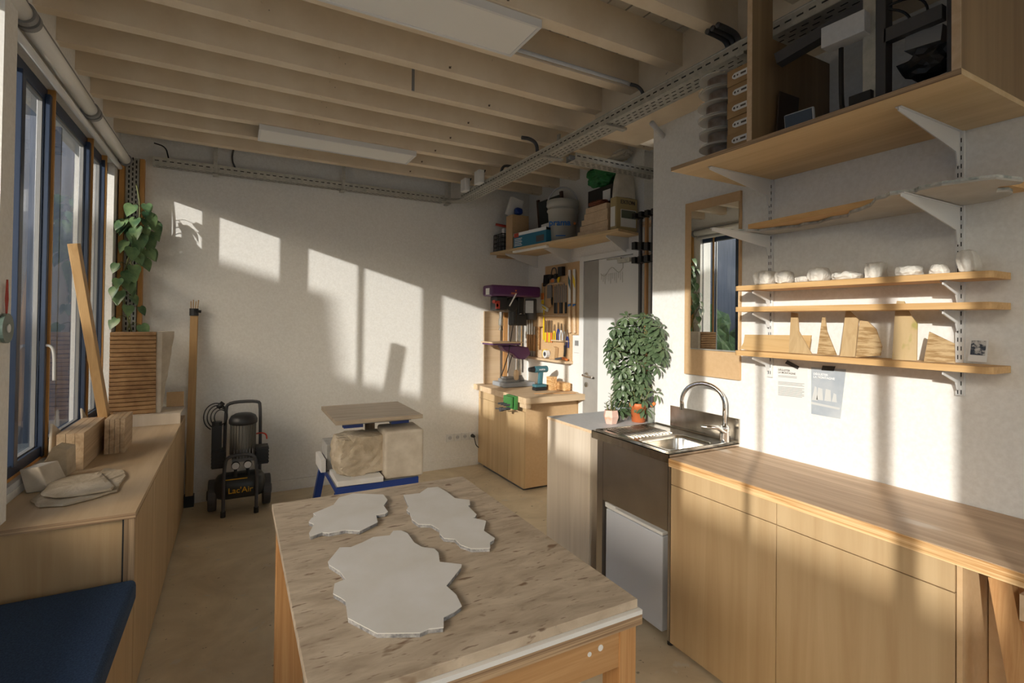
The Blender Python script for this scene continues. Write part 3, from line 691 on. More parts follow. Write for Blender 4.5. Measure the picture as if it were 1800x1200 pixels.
plates = [
 ([(258,133),(350,95),(375,62),(440,43),(575,48),(595,72),(577,98),(597,125),(585,133),(543,140),(550,172),(470,212),(405,208),(330,222),(300,218),(245,237),(240,222),(262,183),(238,172),(250,155),(270,143)], 'smallest white stone plate on the work table, at its far left'),
 ([(667,50),(740,42),(775,18),(822,13),(865,38),(900,65),(965,72),(968,95),(958,99),(997,138),(990,150),(978,153),(1040,167),(1030,212),(1080,245),(1075,252),(1058,262),(1058,290),(975,293),(925,275),(900,250),(850,245),(830,225),(828,205),(790,183),(735,182),(705,160),(695,128),(680,118),(690,100)], 'long narrow white stone plate on the work table, at its far right'),
 ([(378,287),(430,285),(480,265),(530,240),(605,232),(620,212),(655,210),(685,222),(715,265),(750,285),(805,292),(825,310),(830,352),(930,363),(928,375),(860,460),(905,500),(930,552),(900,575),(848,602),(848,648),(780,655),(742,672),(548,675),(415,605),(405,530),(385,515),(348,495),(355,450),(405,430),(378,395),(330,365),(325,352)], 'largest white stone plate on the work table, nearest to the viewer')]
for pts, lb in plates:
    top = [P(x, y, 'z', tz+.0135) for x, y in zpts(pts)]
    t = thing('stone_plate', (sum(p.x for p in top)/len(top), sum(p.y for p in top)/len(top), tz+.0005), lb, 'stone plate', 'jagged stone plates on the work table')
    c0 = sum(top, Vector())/len(top)
    MB().ext([Vector((p.x, p.y, tz+.0115)) for p in top], (0,0,.002)).build('face', M['plate'], t)
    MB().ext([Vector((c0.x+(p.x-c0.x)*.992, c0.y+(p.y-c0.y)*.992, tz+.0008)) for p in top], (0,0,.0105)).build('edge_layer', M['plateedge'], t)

# ------------------------------------------------------------------ kitchen run along the right
XW = 1.852
K = thing('base_cabinet', (2.1, 1.25, 0), 'long plywood base cabinet under the pine worktop', 'cabinet')
MB().box(XW+.02, .686, .03, XR-.004, 1.786, .857).build('body', M['ply'], K)
MB().box(XW+.004, .672, .0, XR-.004, .6855, .857).build('end_panel', M['mdf'], K)
for i, (a, e) in enumerate([(1.2455, 1.786), (.689, 1.2425)]):
    MB().box(XW, a, .775, XW+.0195, e, .857).build('drawer', M['ply'], K, bevel=.001)
    MB().box(XW, a, .02, XW+.0195, e, .7715).build('door', M['ply'], K, bevel=.001)
MB().box(2.02, .02, .0, 2.04, .668, .857).build('back_panel', M['mdf'], K)
wt = thing('worktop', (2.1, 1.1, .858), 'long pine worktop with grained front edge along the shelf wall', 'worktop')
MB().box(XW-.012, .50, .862, XR-.003, 1.788, .90).build('slab', M['pine_top'], wt, bevel=.002)
MB().box(XW-.016, .50, .8615, XW-.0122, 1.788, .8985).build('front_edge', M['pine'], wt)
# folded trestle at the right edge
tr = thing('folding_trestle', (1.95, .50, 0), 'folded wooden trestle leaning under the end of the worktop', 'trestle')
l1 = MB(); l1.bar((1.84, .45, .004), (1.90, .60, .845), .035, .05, up=(0,1,0)); l1.build('leg', M['pine_leg'], tr)
l1 = MB(); l1.bar((1.95, .36, .004), (1.96, .56, .845), .035, .05, up=(0,1,0)); l1.build('leg', M['pine_leg'], tr)
MB().box(1.87, .50, .76, 2.0, .555, .83).build('crossbar', M['beech'], tr)
# sink unit
zs = .916
sk = thing('sink_unit', (2.1, 2.1, 0), 'stainless steel sink unit with draining board and splashback', 'sink')
MB().box(XW, 1.807, .54, XW+.012, 2.300, .872).build('apron', M['steel_front'], sk)
tp = MB(); x0, x1, y0, y1 = XW-.008, XR-.003, 1.793, 2.398
# deck with openings: frame pieces around bowl
bx0, bx1, by0, by1 = 1.905, 2.225, 1.84, 2.09
tp.box(x0, y0, zs-.004, bx0, y1, zs); tp.box(bx1, y0, zs-.004, x1, y1, zs); tp.box(bx0, y0, zs-.004, bx1, by0, zs); tp.box(bx0, by1, zs-.004, bx1, y1, zs)
tp.box(x0, y0, zs-.044, x0+.003, y1, zs); tp.box(x0, y0, zs-.044, x1, y0+.003, zs); tp.box(x0, y1-.003, zs-.044, x1, y1, zs)
tp.build('deck', M['steel'], sk)
rim = MB(); rz = zs+.003
rim.tube([(x0+.02, y0+.02, rz), (x1-.02, y0+.02, rz), (x1-.02, y1-.02, rz), (x0+.02, y1-.02, rz), (x0+.02, y0+.02, rz)], .006, 8)
rim.build('rim', M['steel'], sk, smooth=True)
bw = MB(); zb_ = zs-.15
def ring(z, ins, r=.05, n=6):
    out = []
    for (qx, qy, a0) in ((bx1-ins-r, by1-ins-r, 0), (bx0+ins+r, by1-ins-r, 90), (bx0+ins+r, by0+ins+r, 180), (bx1-ins-r, by0+ins+r, 270)):
        for i in range(n+1):
            a_ = math.radians(a0+90*i/n); out.append(bw.bm.verts.new((qx+r*math.cos(a_), qy+r*math.sin(a_), z)))
    return out
R_ = [ring(zs+.001, -.012, .06), ring(zs+.0015, 0, .05), ring(zs-.02, .006, .05), ring(zb_+.02, .014, .05), ring(zb_, .03, .045)]
for A, B in zip(R_, R_[1:]):
    for i in range(len(A)): bw.bm.faces.new((A[i], A[(i+1)%len(A)], B[(i+1)%len(A)], B[i]))
bw.bm.faces.new(R_[-1]); bw.build('basin', M['steel'], sk, smooth=True)
MB().cyl((2.07, 1.97, zb_+.001), (2.07, 1.97, zb_+.006), .03).build('drain', M['dgrey'], sk)
dr = MB()
for i in range(12): dr.tube([(1.93+.026*i, 2.13, zs+.002), (1.93+.026*i, 2.36, zs+.004)], .0035, 6)
dr.build('drainer_ribs', M['steel'], sk, smooth=True)
MB().box(XR-.012, 1.79, zs+.001, XR-.003, 2.272, 1.045).build('splashback', M['steel'], sk)
for (lx, ly) in ((XW+.002, 2.305), (XW+.002, 1.791), (XR-.04, 2.355), (XR-.04, 1.793)):
    MB().box(lx, ly, .02, lx+.03, ly+(.05 if ly > 2.2 else .014), .872).build('leg', M['steel_front'], sk)
MB().cyl((XW+.017, 1.80, 0), (XW+.017, 1.80, .02), .014).build('foot', M['black'], sk)
MB().cyl((XW+.017, 2.33, 0), (XW+.017, 2.33, .02), .014).build('foot', M['black'], sk)
tpp = thing('mixer_tap', (2.29, 1.835, zs), 'tall chrome swan-neck mixer tap at the back of the sink', 'tap')
bt = MB().cyl((2.29, 1.835, zs+.001), (2.29, 1.835, zs+.07), .024, seg=20); bt.cyl((2.29, 1.835, zs+.07), (2.285, 1.835, zs+.085), .026, seg=20)
bt.build('body', M['chrome'], tpp, smooth=False, bevel=.003)
nk = [Vector((2.29, 1.835, zs+.06)), Vector((2.29, 1.835, zs+.19))]
for i in range(17):
    a_ = PI*i/16; nk.append(Vector((2.27, 0, 0))*0+Vector((2.29-.045*(1-math.cos(a_)), 1.835+.105*(1-math.cos(a_)), zs+.20+.105*math.sin(a_))))
nk.append(nk[-1]+Vector((0, 0, -.05)))
MB().tube(nk, .0115, 14).build('spout', M['chrome'], tpp, smooth=True)
MB().tube([(2.285, 1.83, zs+.06), (2.24, 1.84, zs+.085), (2.15, 1.87, zs+.092)], [.018, .012, .008], 10).build('lever', M['chrome'], tpp, smooth=True)
tag(MB().lathe([(.012,0),(.012,.02),(.006,.022),(.006,.03)], (1.99, 1.92, zb_+.002), 12).build('stopper', M['teal']), 'tiny green cap lying in the sink bowl', 'cap')
# fridge
fg = thing('mini_fridge', (2.1, 2.07, 0), 'small white fridge under the sink unit', 'fridge')
MB().box(XW+.06, 1.85, .02, XR-.05, 2.285, .535).build('body', M['fridge'], fg, bevel=.004)
MB().box(XW+.012, 1.85, .03, XW+.055, 2.285, .495).build('door', M['fridge'], fg, bevel=.006)
MB().box(XW+.012, 1.85, .499, XW+.06, 2.285, .516).box(XW+.04, 1.85, .517, XW+.30, 2.285, .537).build('top_lid', M['whitemetal'], fg, bevel=.004)
MB().box(XW+.008, 2.20, .505, XW+.05, 2.287, .530).build('hinge_cover', M['whitemetal'], fg)
# grey counter
gc = thing('corner_cabinet', (2.2, 2.65, 0), 'pale plywood cabinet with grey laminate top, beside the sink', 'cabinet')
MB().box(XW, 2.408, .01, XF-.004, 2.447, .893).box(XW, 2.45, .01, XW+.018, 2.885, .893).box(XW+.02, 2.45, .01, XF-.004, 2.885, .893).build('body', M['ply_pale'], gc) if False else MB().box(XW, 2.42, .01, XR-.006, 2.885, .893).build('body', M['ply_pale'], gc)
MB().box(XR-.005, 2.452, .6, XF-.006, 2.885, .893).build('rear_body', M['ply_pale'], gc)
MB().box(XW-.002, 2.402, .8935, XR-.004, 2.89, .911).box(XR-.004, 2.45, .8935, XF-.006, 2.89, .911).build('top', M['lgrey'], gc)
MB().box(XW-.004, 2.402, .894, XW-.0022, 2.89, .9105).build('top_edge', M['beech'], gc)

# ------------------------------------------------------------------ pots & plants on the counter
def pot(name, c, prof, m, label, cat='plant', seg=28, smooth=True):
    t = thing(name, c, label, cat)
    MB().lathe(prof, c, seg, cap=False).build('pot', m, t, smooth=smooth)
    return t
zc = .912
def whorl(bb, p, d, n, L, W_, rnd):
    d = d.normalized(); u = d.cross(Vector((0,0,1)));
    if u.length < .1: u = Vector((1,0,0))
    u.normalize(); w = u.cross(d)
    for i in range(n):
        a_ = 2*PI*i/n+rnd.uniform(-.2, .2); o_ = (u*math.cos(a_)+w*math.sin(a_))
        ld = (o_*1.0+d*.25+Vector((0,0,-.35)))
        leaf(bb, p+o_*.012, ld, d+Vector((0,0,.3)), L*rnd.uniform(.8, 1.1), W_, heart=False, fold=.15, curl=.35)
pc = Vector((2.286, 2.486, zc))
sch = pot('potted_schefflera', pc, [(.001,.002),(.043,.002),(.052,.095),(.058,.096),(.060,.122),(.055,.122),(.050,.10),(.046,.095),(.001,.094)], M['terracotta'], 'bushy umbrella plant in an orange plastic pot beside the sink')
MB().lathe([(.001,.108),(.050,.106)], pc, 24, cap=False).build('soil', M['soil'], sch)
rnd = random.Random(11); stm = MB(); lvs = MB()
# bush region from the photograph: crown px x 1065..1170, y 550..660, trailing part below
def bushpt(px, py, dep): 
    q = PP(px, py, pc+_F*dep, _F)
    while q.x > 2.29 and q.y < 2.50: q = CAM+(q-CAM)*.995
    return q
targets = []
for _ in range(130):
    a_ = rnd.uniform(0, 2*PI); r_ = math.sqrt(rnd.random())
    px = 1117+50*r_*math.cos(a_); py = 614+60*r_*math.sin(a_)
    targets.append(bushpt(px, py, rnd.uniform(-.10, .14)))
for _ in range(46):
    px = rnd.uniform(1082, 1135); py = rnd.uniform(660, 722); targets.append(bushpt(px, py, rnd.uniform(-.05, .10)))
for _ in range(14): targets.append(bushpt(rnd.uniform(1085, 1102), rnd.uniform(640, 725), rnd.uniform(-.03, .05)))
targets += [bushpt(1148, 560, 0), bushpt(1070, 605, 0), bushpt(1072, 622, 0), bushpt(1137, 556, .02), bushpt(1152, 690, .05), bushpt(1160, 575, 0)]
root = pc+Vector((0,0,.10)); knots = [root, root+Vector((-.02,.02,.15)), root+Vector((0,.02,.30)), root+Vector((.0,.0,.42))]
stm.tube(knots, [.008,.007,.006,.004], 8, smooth=1)
for tg in targets:
    kk = min(knots[1:], key=lambda q: (q-tg).length)
    if kk.z > tg.z+.1: kk = knots[1]
    stm.tube([kk, (kk+tg)/2+Vector((0,0,.03)), tg], .0018, 5)
    dv = (tg-(root+Vector((0,0,.28)))); dv.z = abs(dv.z)*.4+.05
    whorl(lvs, tg, dv+Vector((-.05,-.12,.06)), rnd.choice([6,7,8]), rnd.uniform(.045, .062), .021, rnd)
for i in range(9):
    a_ = 2*PI*i/9; stm.tube([root, root+Vector((.05*math.cos(a_), .05*math.sin(a_), .05)), root+Vector((.085*math.cos(a_), .085*math.sin(a_), .09+.02*(i%3)))], .0025, 5)
stm.build('stems', M['stem'], sch, smooth=True); lvs.build('leaves', M['leaf'], sch, smooth=True)
pc2 = P(1075, 746, 'z', zc); pc2 = Vector((pc2.x+.02, pc2.y+.03, zc))
su = thing('potted_succulent', pc2, 'small jade succulent in a faceted pink and orange glazed pot', 'plant')
MB().lathe([(.001,.001),(.036,.001),(.050,.045),(.042,.085),(.037,.085),(.038,.07),(.001,.07)], pc2, 6, cap=False).build('pot', M['pink'], su)
ss = MB(); sl2 = MB(); rnd = random.Random(5)
for (dx, dy, h_) in ((0,0,.11),(.018,.01,.05),(-.018,.006,.045),(.005,-.02,.04),(-.01,.02,.06)):
    bse = pc2+Vector((dx, dy, .07)); ss.tube([bse, bse+Vector((dx*.4, dy*.4, h_))], .003, 6)
    for i in range(int(h_/.011)):
        for sgn in (1, -1):
            a_ = i*PI/2+(.3 if sgn > 0 else PI+.3); dv = Vector((math.cos(a_), math.sin(a_), .45))
            leaf(sl2, bse+Vector((dx*.3, dy*.3, .012+.011*i)), dv, Vector((0,0,1)), .026, .011, heart=False, fold=.1, curl=.1)
ss.build('stem', M['stem'], su); sl2.build('leaves', M['leaf'], su, smooth=True)
# ceramics behind
c3 = Vector((pc2.x+.14, pc2.y+.075, zc))
v = MB().lathe([(.001,.001),(.045,.001),(.066,.05),(.060,.085),(.045,.10),(.040,.10),(.05,.08),(.001,.08)], c3, 7, cap=False)
tag(v.build('ceramic_pot', M['paleblue']), 'cream and pale blue ceramic pot between the two plant pots', 'pot')
c4 = Vector((2.332, 2.424, zc))
jar = thing('utensil_jar', c4, 'glass jar holding dark brushes and tools, right of the orange pot', 'jar')
MB().lathe([(.001,.001),(.020,.001),(.0215,.10),(.019,.10),(.018,.006),(.001,.006)], c4, 20, cap=False).build('jar', mat('jar_glass', (.28,.30,.26), rough=.15, spec=.8), jar, smooth=True)
ut = MB()
for i in range(7):
    a_ = i*.9; ut.bar(c4+Vector((.006*math.cos(a_), .006*math.sin(a_), .012)), c4+Vector((.012*math.cos(a_)-.004, .014*math.sin(a_), .17+.02*(i%3))), .008, .004, up=(0,1,0))
ut.build('tools', M['dgrey'], jar)
kn = MB(); kb = Vector((2.345, 2.452, zc))
for i in range(3): kn.bar(kb+Vector((0, .016*i, .002)), kb+Vector((0, .016*i+.003, .18-.02*i)), .003, .012, up=(1,0,0))
tag(kn.build('steel_blade', M['steel']), 'narrow steel blades standing against the wall beside the jar', 'blade')
fl = MB(); 
for i in range(3): fl.rock(c4+Vector((-.008+.010*i, -.016, .112+.006*i)), (.018,.018,.022), amp=.15, seed=i, box=.1, sub=2)
tag(fl.build('dried_flower', M['orange'], smooth=True), 'orange dried flower head on the jar', 'flower')

# ------------------------------------------------------------------ bench corner
B = thing('workbench_cabinet', (2.63, 4.5, 0), 'plywood workbench cabinet in the far right corner', 'cabinet')
MB().box(2.335, 4.005, .03, XF-.004, YB-.017, .808).build('body', M['ply'], B)
MB().box(2.333, 4.0, .03, 2.92, 4.0045, .808).build('side_panel', M['mdf'], B)
for a, e in ((4.002, 4.31), (4.313, 4.65), (4.653, YB-.02)):
    MB().box(2.317, a, .03, 2.3345, e, .72).build('door', M['ply'], B)
MB().box(2.317, 4.40, .724, 2.3345, YB-.02, .80).build('drawer', M['ply'], B)
MB().box(2.34, 4.05, .0, 2.9, 4.9, .03).build('plinth', M['dgrey'], B)
bt = thing('beech_worktop', (2.6, 4.4, .81), 'thick beech top of the corner workbench', 'worktop')
MB().box(2.262, 3.885, .812, XF-.004, 4.12, .867).box(2.262, 4.12, .812, XF-.004, YB-.003, .867).build('slab', M['beech'], bt, bevel=.002)
MB().box(2.264, 3.88, .775, 2.31, 3.998, .811).build('front_rail', M['beech'], bt)
vs = thing('bench_vise', (2.25, 4.08, .73), 'bright green bench vise clamped to the bench front', 'vise')
gv = MB(); gv.box(2.225, 4.02, .745, 2.259, 4.19, .868); gv.box(2.19, 4.03, .765, 2.215, 4.18, .862); gv.build('jaw', M['green'], vs, bevel=.005)
gv = MB(); 
for y in (4.05, 4.11, 4.16): gv.cyl((2.13, y, .79), (2.225, y, .79), .009)
gv.cyl((2.13, 4.11, .745), (2.225, 4.11, .745), .013); gv.tube([(2.135, 4.02, .76), (2.135, 4.22, .735)], .006); gv.cyl((2.12, 4.11, .745), (2.15, 4.11, .745), .02)
gv.build('screw_handle', M['dgrey'], vs)

# drill press
dp = thing('drill_press', (2.58, 4.70, .868), 'purple and black bench drill press on the corner workbench', 'drill press')
dx, dy = 2.66, 4.72
MB().box(2.40, 4.56, .868, 2.77, 4.84, .915).build('base', mat('base_grey', (.30,.32,.35), rough=.4), dp, bevel=.012)
MB().box(2.44, 4.60, .915, 2.60, 4.78, .945).box(2.46, 4.63, .945, 2.58, 4.75, .965).build('machine_vise', M['mgrey'], dp, bevel=.004)
MB().lathe([(.060,.915),(.055,.935),(.038,.96),(.032,.975)], (dx, dy, 0), 20).build('column_flange', M['mgrey'], dp, smooth=True)
MB().cyl((dx, dy, .93), (dx, dy, 1.70), .030, seg=20).build('column', M['steel'], dp)
MB().bar((dx+.045, dy, 1.0), (dx+.045, dy, 1.66), .012, .014, up=(0,1,0)).build('rack', M['mgrey'], dp)
hdm = MB(); hdm.box(2.27, 4.62, 1.80, 2.86, 4.83, 1.915)
hdm.build('belt_cover', M['purple'], dp, bevel=.022, bseg=3)
MB().box(2.265, 4.66, 1.815, 2.2695, 4.74, 1.88).build('label_plate', M['paper'], dp)
MB().box(2.50, 4.6175, 1.835, 2.57, 4.6195, 1.842).box(2.50, 4.6175, 1.825, 2.56, 4.6195, 1.829).cyl((2.555, 4.6175, 1.862), (2.555, 4.6195, 1.862), .009).build('emblem', M['orange'], dp)
hh = MB(); hh.box(2.34, 4.64, 1.655, 2.47, 4.79, 1.80); hh.cyl((2.54, 4.66, 1.72), (2.54, 4.80, 1.72), .075, seg=20); hh.cyl((2.58, 4.72, 1.50), (2.58, 4.72, 1.70), .05, seg=16); hh.box(2.60, 4.67, 1.50, 2.72, 4.78, 1.62); hh.box(2.62, 4.69, 1.62, 2.70, 4.77, 1.80)
hh.build('head', M['black'], dp, bevel=.012)
MB().cyl((2.80, 4.73, 1.56), (2.80, 4.73, 1.79), .065, seg=24).build('motor', M['dgrey'], dp, bevel=.01)
MB().obox((2.80-.045, 4.73-.05, 1.70), (.085, .004, .13), (0,0,-.7)).build('motor_plate', M['lgrey'], dp)
ck = MB().cyl((2.42, 4.69, 1.56), (2.42, 4.69, 1.64), .020); ck.cyl((2.42, 4.69, 1.50), (2.42, 4.69, 1.57), .026, seg=18); ck.cyl((2.42, 4.69, 1.45), (2.42, 4.69, 1.50), .026, .012, seg=18)
ck.build('chuck', M['steel'], dp)
MB().tube([(2.47, 4.60, 1.70), (2.52, 4.55, 1.83)], .007).build('feed_lever', M['whitemetal'], dp)
MB().cyl((2.31, 4.62, 1.74), (2.29, 4.60, 1.74), .018).box(2.32, 4.60, 1.67, 2.36, 4.62, 1.75).build('switch', M['red'], dp)
MB().box(2.32, 4.6, 1.69, 2.345, 4.601, 1.72).build('switch_plate', M['yellow'], dp)
MB().box(2.28, 4.58, 1.30, 2.60, 4.84, 1.318).build('work_table_plate', M['purple'], dp, bevel=.004)
MB().box(2.27, 4.57, 1.319, 2.62, 4.85, 1.331).build('wood_plate', M['beech'], dp)
MB().ext([(2.42,4.66,1.29),(2.60,4.66,1.29),(2.74,4.66,1.27),(2.77,4.66,1.20),(2.70,4.66,1.14),(2.62,4.66,1.15),(2.56,4.66,1.20),(2.46,4.66,1.24)], (0,.12,0)).build('table_bracket', M['purple'], dp, bevel=.012)
cbm = MB(); cbm.tube([(2.55, 4.64, 1.58), (2.53, 4.66, 1.40), (2.50, 4.66, 1.20), (2.44, 4.70, .98)], .005, 6, smooth=2)
cbm.tube([(2.58, 4.72, 1.2), (2.54, 4.70, 1.12), (2.52, 4.72, 1.0)], .005, 6, smooth=1)
cbm.build('cable', M['black'], dp, smooth=True)
# leaning boards behind the drill press
tag(MB().obox((2.45, 4.955, 1.26), (.19, .022, .78), (-.02, 0, 0)).build('leaning_board', M['beech']), 'pale wide pine board standing behind the drill press', 'board')
tag(MB().obox((2.60, 4.93, 1.26), (.045, .03, .76), (0, 0, 0)).build('leaning_batten', M['pine_leg']), 'narrow wooden batten standing right of the pale board', 'board')
# brush
br = MB().rock((2.56, 4.60, .99), (.055,.035,.11), amp=.05, seed=2, box=.5, sub=3); tag(br.build('wooden_brush', M['beech'], smooth=True), 'small round-headed wooden brush on the drill press base', 'brush')
# cordless drill
dl = thing('cordless_drill', (2.66, 4.30, .868), 'teal cordless drill standing on its battery on the workbench', 'drill')
X_, Y_ = 2.60, 4.28
MB().cyl((X_-.02, Y_, 1.075), (X_+.13, Y_, 1.075), .033, seg=18).build('body', M['teal'], dl, bevel=.008)
MB().cyl((X_-.075, Y_, 1.075), (X_-.02, Y_, 1.075), .022, .03, seg=16).build('chuck', M['black'], dl)
MB().bar((X_+.05, Y_, .93), (X_+.06, Y_, 1.06), .035, .045, up=(1,0,0)).build('handle', M['teal'], dl, bevel=.008)
MB().box(X_-.02, Y_-.035, .869, X_+.11, Y_+.035, .90).build('battery', M['black'], dl, bevel=.004)
MB().box(X_-.02, Y_-.036, .901, X_+.11, Y_+.036, .93).build('battery_mount', M['teal'], dl, bevel=.008)
text('lettering', 'makita', .026, ((X_+.02, Y_-.0345, 1.068), (1,0,0), (0,0,1)), M['text_white'], dl)
# small wood pieces
tag(MB().box(2.74, 4.22, .869, 2.81, 4.30, 1.0).build('wood_block', M['pine']), 'upright orange wood block on the workbench', 'wood block', 'wood blocks on the workbench')
tag(MB().box(2.815, 4.10, .869, 2.90, 4.30, .95).build('wood_block', M['pine'], bevel=.015), 'low rounded orange wood block beside the upright one', 'wood block', 'wood blocks on the workbench')
tag(MB().obox((2.66, 4.02, .8715), (.40, .008, .006), (0,0,-.35)).build('wood_stick', M['pine_leg']), 'thin stick lying across the workbench top', 'stick')

# tool boards
pb_ = thing('tool_board', (XF-.02, 4.3, 1.14), 'plywood tool board with a lower ledge full of hanging hand tools', 'tool board')
MB().box(XF-.018, 3.97, 1.42, XF-.002, 4.62, 2.135).build('upper_board', M['mdf'], pb_)
MB().box(XF-.016, 4.125, 1.15, XF-.002, 4.97, 1.64).build('lower_board', M['mdf'], pb_) 
MB().box(XF-.085, 4.115, 1.135, XF-.002, 4.98, 1.158).build('ledge', M['beech'], pb_)
for z, a, e in ((1.93, 4.25, 4.60), (1.60, 4.13, 4.60), (1.345, 4.15, 4.45)):
    MB().box(XF-.05, a, z, XF-.0185, e, z+.014).build('tool_rail', M['beech'], pb_)
xt = XF-.035
def tool(name, label, cat, parts, group='hand tools on the tool board'):
    # parts: list of (part_name, mat, function(MB))
    allp = []
    y = parts[0][2]; z = parts[0][3]
    t = thing(name, (xt, y, z), label, cat, group)
    for (pn, m, y, z, fn) in parts:
        bb = MB(); fn(bb); bb.build(pn, m, t)
    return t
def chisel(y, z, L, blade, hm, label, hl=.10, w=.014, name='chisel', xo=0):
    x = xt+xo
    tool(name, label, name.replace('_', ' '), [
        ('blade', blade, y, z-L, lambda b: b.box(x-.003, y-w/2, z-L, x+.003, y+w/2, z)),
        ('handle', hm, y, z, lambda b: b.cyl((x, y, z), (x, y, z+hl), .011, .009, seg=10))])
def hung(y, z, L, blade, hm, label, name, hl=.10, w=.012):
    """blade up, handle down"""
    x = xt
    tool(name, label, name.replace('_', ' '), [
        ('blade', blade, y, z, lambda b: b.box(x-.003, y-w/2, z, x+.003, y+w/2, z+L)),
        ('handle', hm, y, z-hl, lambda b: b.cyl((x, y, z-hl), (x, y, z), .010, .011, seg=10))])
# yellow-handled chisels and pliers in the middle
for i, (dy_, m_, cl_) in enumerate([(4.575, 'yellow', 'yellow'), (4.535, 'orange', 'orange'), (4.50, 'yellow', 'yellow'), (4.46, 'orange', 'orange')]):
    hung(dy_, 1.43, .13, M['steel'], M[m_], ['yellow-handled chisel, leftmost of the hanging row', 'orange-handled chisel, second in the hanging row', 'yellow-handled chisel, third in the hanging row', 'orange-handled chisel, fourth in the hanging row'][i], 'chisel')
def pliers(y, z, m_, label, L=.17):
    x = xt
    tool('pliers', label, 'pliers', [
        ('jaws', M['steel'], y, z, lambda b: b.ext([(x-.004, y-.012, z), (x-.004, y+.012, z), (x-.004, y+.003, z+.07), (x-.004, y-.003, z+.07)], (.008,0,0))),
        ('grips', m_, y, z-L*.6, lambda b: b.tube([(x, y-.005, z), (x, y-.02, z-.04), (x, y-.018, z-L*.65)], .006, 7, smooth=1).tube([(x, y+.005, z), (x, y+.02, z-.04), (x, y+.018, z-L*.65)], .006, 7, smooth=1))])
pliers(4.405, 1.45, M['yellow'], 'pliers with yellow grips under the tool rail')
pliers(4.335, 1.47, M['bluepaint'], 'pliers with dark blue grips right of the yellow pair')
pliers(4.28, 1.46, M['whitemetal'], 'bare steel pliers in the middle of the rail')
pliers(4.225, 1.45, M['whitemetal'], 'steel pincers near the right end of the rail')
pliers(4.17, 1.40, M['bluepaint'], 'small blue-gripped pliers, rightmost on the lower board')
# wooden handled long chisels on the left
for i, y in enumerate((4.945, 4.90, 4.85, 4.80)):
    x = xt
    tool('wood_chisel', ['long steel file with wooden handle, leftmost on the ledge', 'long steel file with wooden handle, second on the ledge', 'long steel file with wooden handle, third on the ledge', 'long steel file with wooden handle, fourth on the ledge'][i], 'file', [
        ('blade', M['steel'], y, 1.34, lambda b: b.box(x-.004, y-.013, 1.40, x+.004, y+.013, 1.65)),
        ('handle', M['pine_leg'], y, 1.2, lambda b: b.cyl((x, y, 1.22), (x, y, 1.40), .014, .012, seg=10)),
        ('ferrule', M['galv'], y, 1.16, lambda b: b.cyl((x, y, 1.160), (x, y, 1.22), .012, .014, seg=10))])
# wooden mallets
for i, (y, z0_, z1_, L_) in enumerate(((4.70, 1.24, 1.49, 'mallet'),)):
    tool('wooden_mallet', 'wooden mallet with square head hanging beside the files', 'mallet', [
        ('head', M['mdf'], y, 1.49, lambda b: b.box(xt-.03, 4.64, 1.49, xt+.012, 4.77, 1.60)),
        ('handle', M['pine'], y, 1.22, lambda b: b.cyl((xt-.01, 4.70, 1.20), (xt-.01, 4.70, 1.49), .014, seg=10))])
tool('wooden_rule', 'yellow folding rule standing between the two boards', 'rule', [('rule', M['yellow'], 4.615, 1.45, lambda b: b.box(xt-.004, 4.607, 1.35, xt+.004, 4.622, 1.70))])
# saws on the right with white/coloured sheath
for i, (y, cm, lb) in enumerate(((4.14, 'teal', 'Japanese saw in a white and teal sleeve with a wooden handle'), (4.06, 'yellow', 'Japanese saw in a white and yellow sleeve with a wooden handle'))):
    tool('hand_saw', lb, 'saw', [
        ('sleeve', M['white'], y, 1.75, lambda b: b.ext([(xt-.004, y-.022, 1.73), (xt-.004, y+.016, 1.73), (xt-.004, y+.022, 2.06), (xt-.004, y-.014, 2.06)], (.008,0,0))),
        ('sleeve_colour', M[cm], y, 1.85, lambda b: b.ext([(xt-.0055, y-.02, 1.86), (xt-.0055, y+.018, 1.93), (xt-.0055, y+.020, 2.01), (xt-.0055, y-.016, 1.95)], (.001,0,0))),
        ('handle', M['beech'], y, 1.42, lambda b: b.cyl((xt, y, 1.73), (xt, y-.015, 1.44), .014, .017, seg=12)),
        ('band', M['text_blue'], y, 1.69, lambda b: b.cyl((xt, y, 1.695), (xt, y, 1.72), .0155, seg=12))])
# dark screwdrivers and files on the upper rail
cols = ['black', 'dgrey', 'pine_leg', 'dgrey', 'black', 'mdf', 'black']
for i in range(7):
    y = 4.40-.033*i
    hung(y, 1.74, .17+.01*(i % 3), M['mgrey'], M[cols[i]], ['black-handled rasp, first in the upper row', 'grey-handled rasp, second in the upper row', 'brown-handled rasp, third in the upper row', 'grey-handled file, fourth in the upper row', 'black-handled file, fifth in the upper row', 'tan-handled file, sixth in the upper row', 'black-handled file, last in the upper row'][i], 'rasp', hl=.11, w=.014)
for i in range(3):
    y = 4.52-.03*i
    hung(y, 1.80, .12, M['mgrey'], M['black'], ['black screwdriver left of the rasps', 'black screwdriver second from the left', 'black screwdriver next to the rasps'][i], 'screwdriver', hl=.08, w=.006)
tool('wide_scraper', 'grey wide-bladed scraper with a wooden grip at the left of the upper board', 'scraper', [
    ('blade', M['mgrey'], 4.50, 1.80, lambda b: b.box(xt-.012, 4.455, 1.78, xt-.008, 4.535, 1.93)),
    ('handle', M['mdf'], 4.50, 1.70, lambda b: b.ext([(xt-.02, 4.45, 1.70), (xt-.02, 4.50, 1.69), (xt-.02, 4.525, 1.79), (xt-.02, 4.465, 1.79)], (.016,0,0)))])
tool('clamp_set', 'bundle of black spring clamps at the top left of the tool board', 'clamps', [('body', M['black'], 4.55, 1.95, lambda b: [b.bar((xt-.01, 4.60-.025*k, 1.92+.005*k), (xt-.01, 4.585-.025*k, 2.04), .012, .022, up=(1,0,0)) for k in range(4)])])
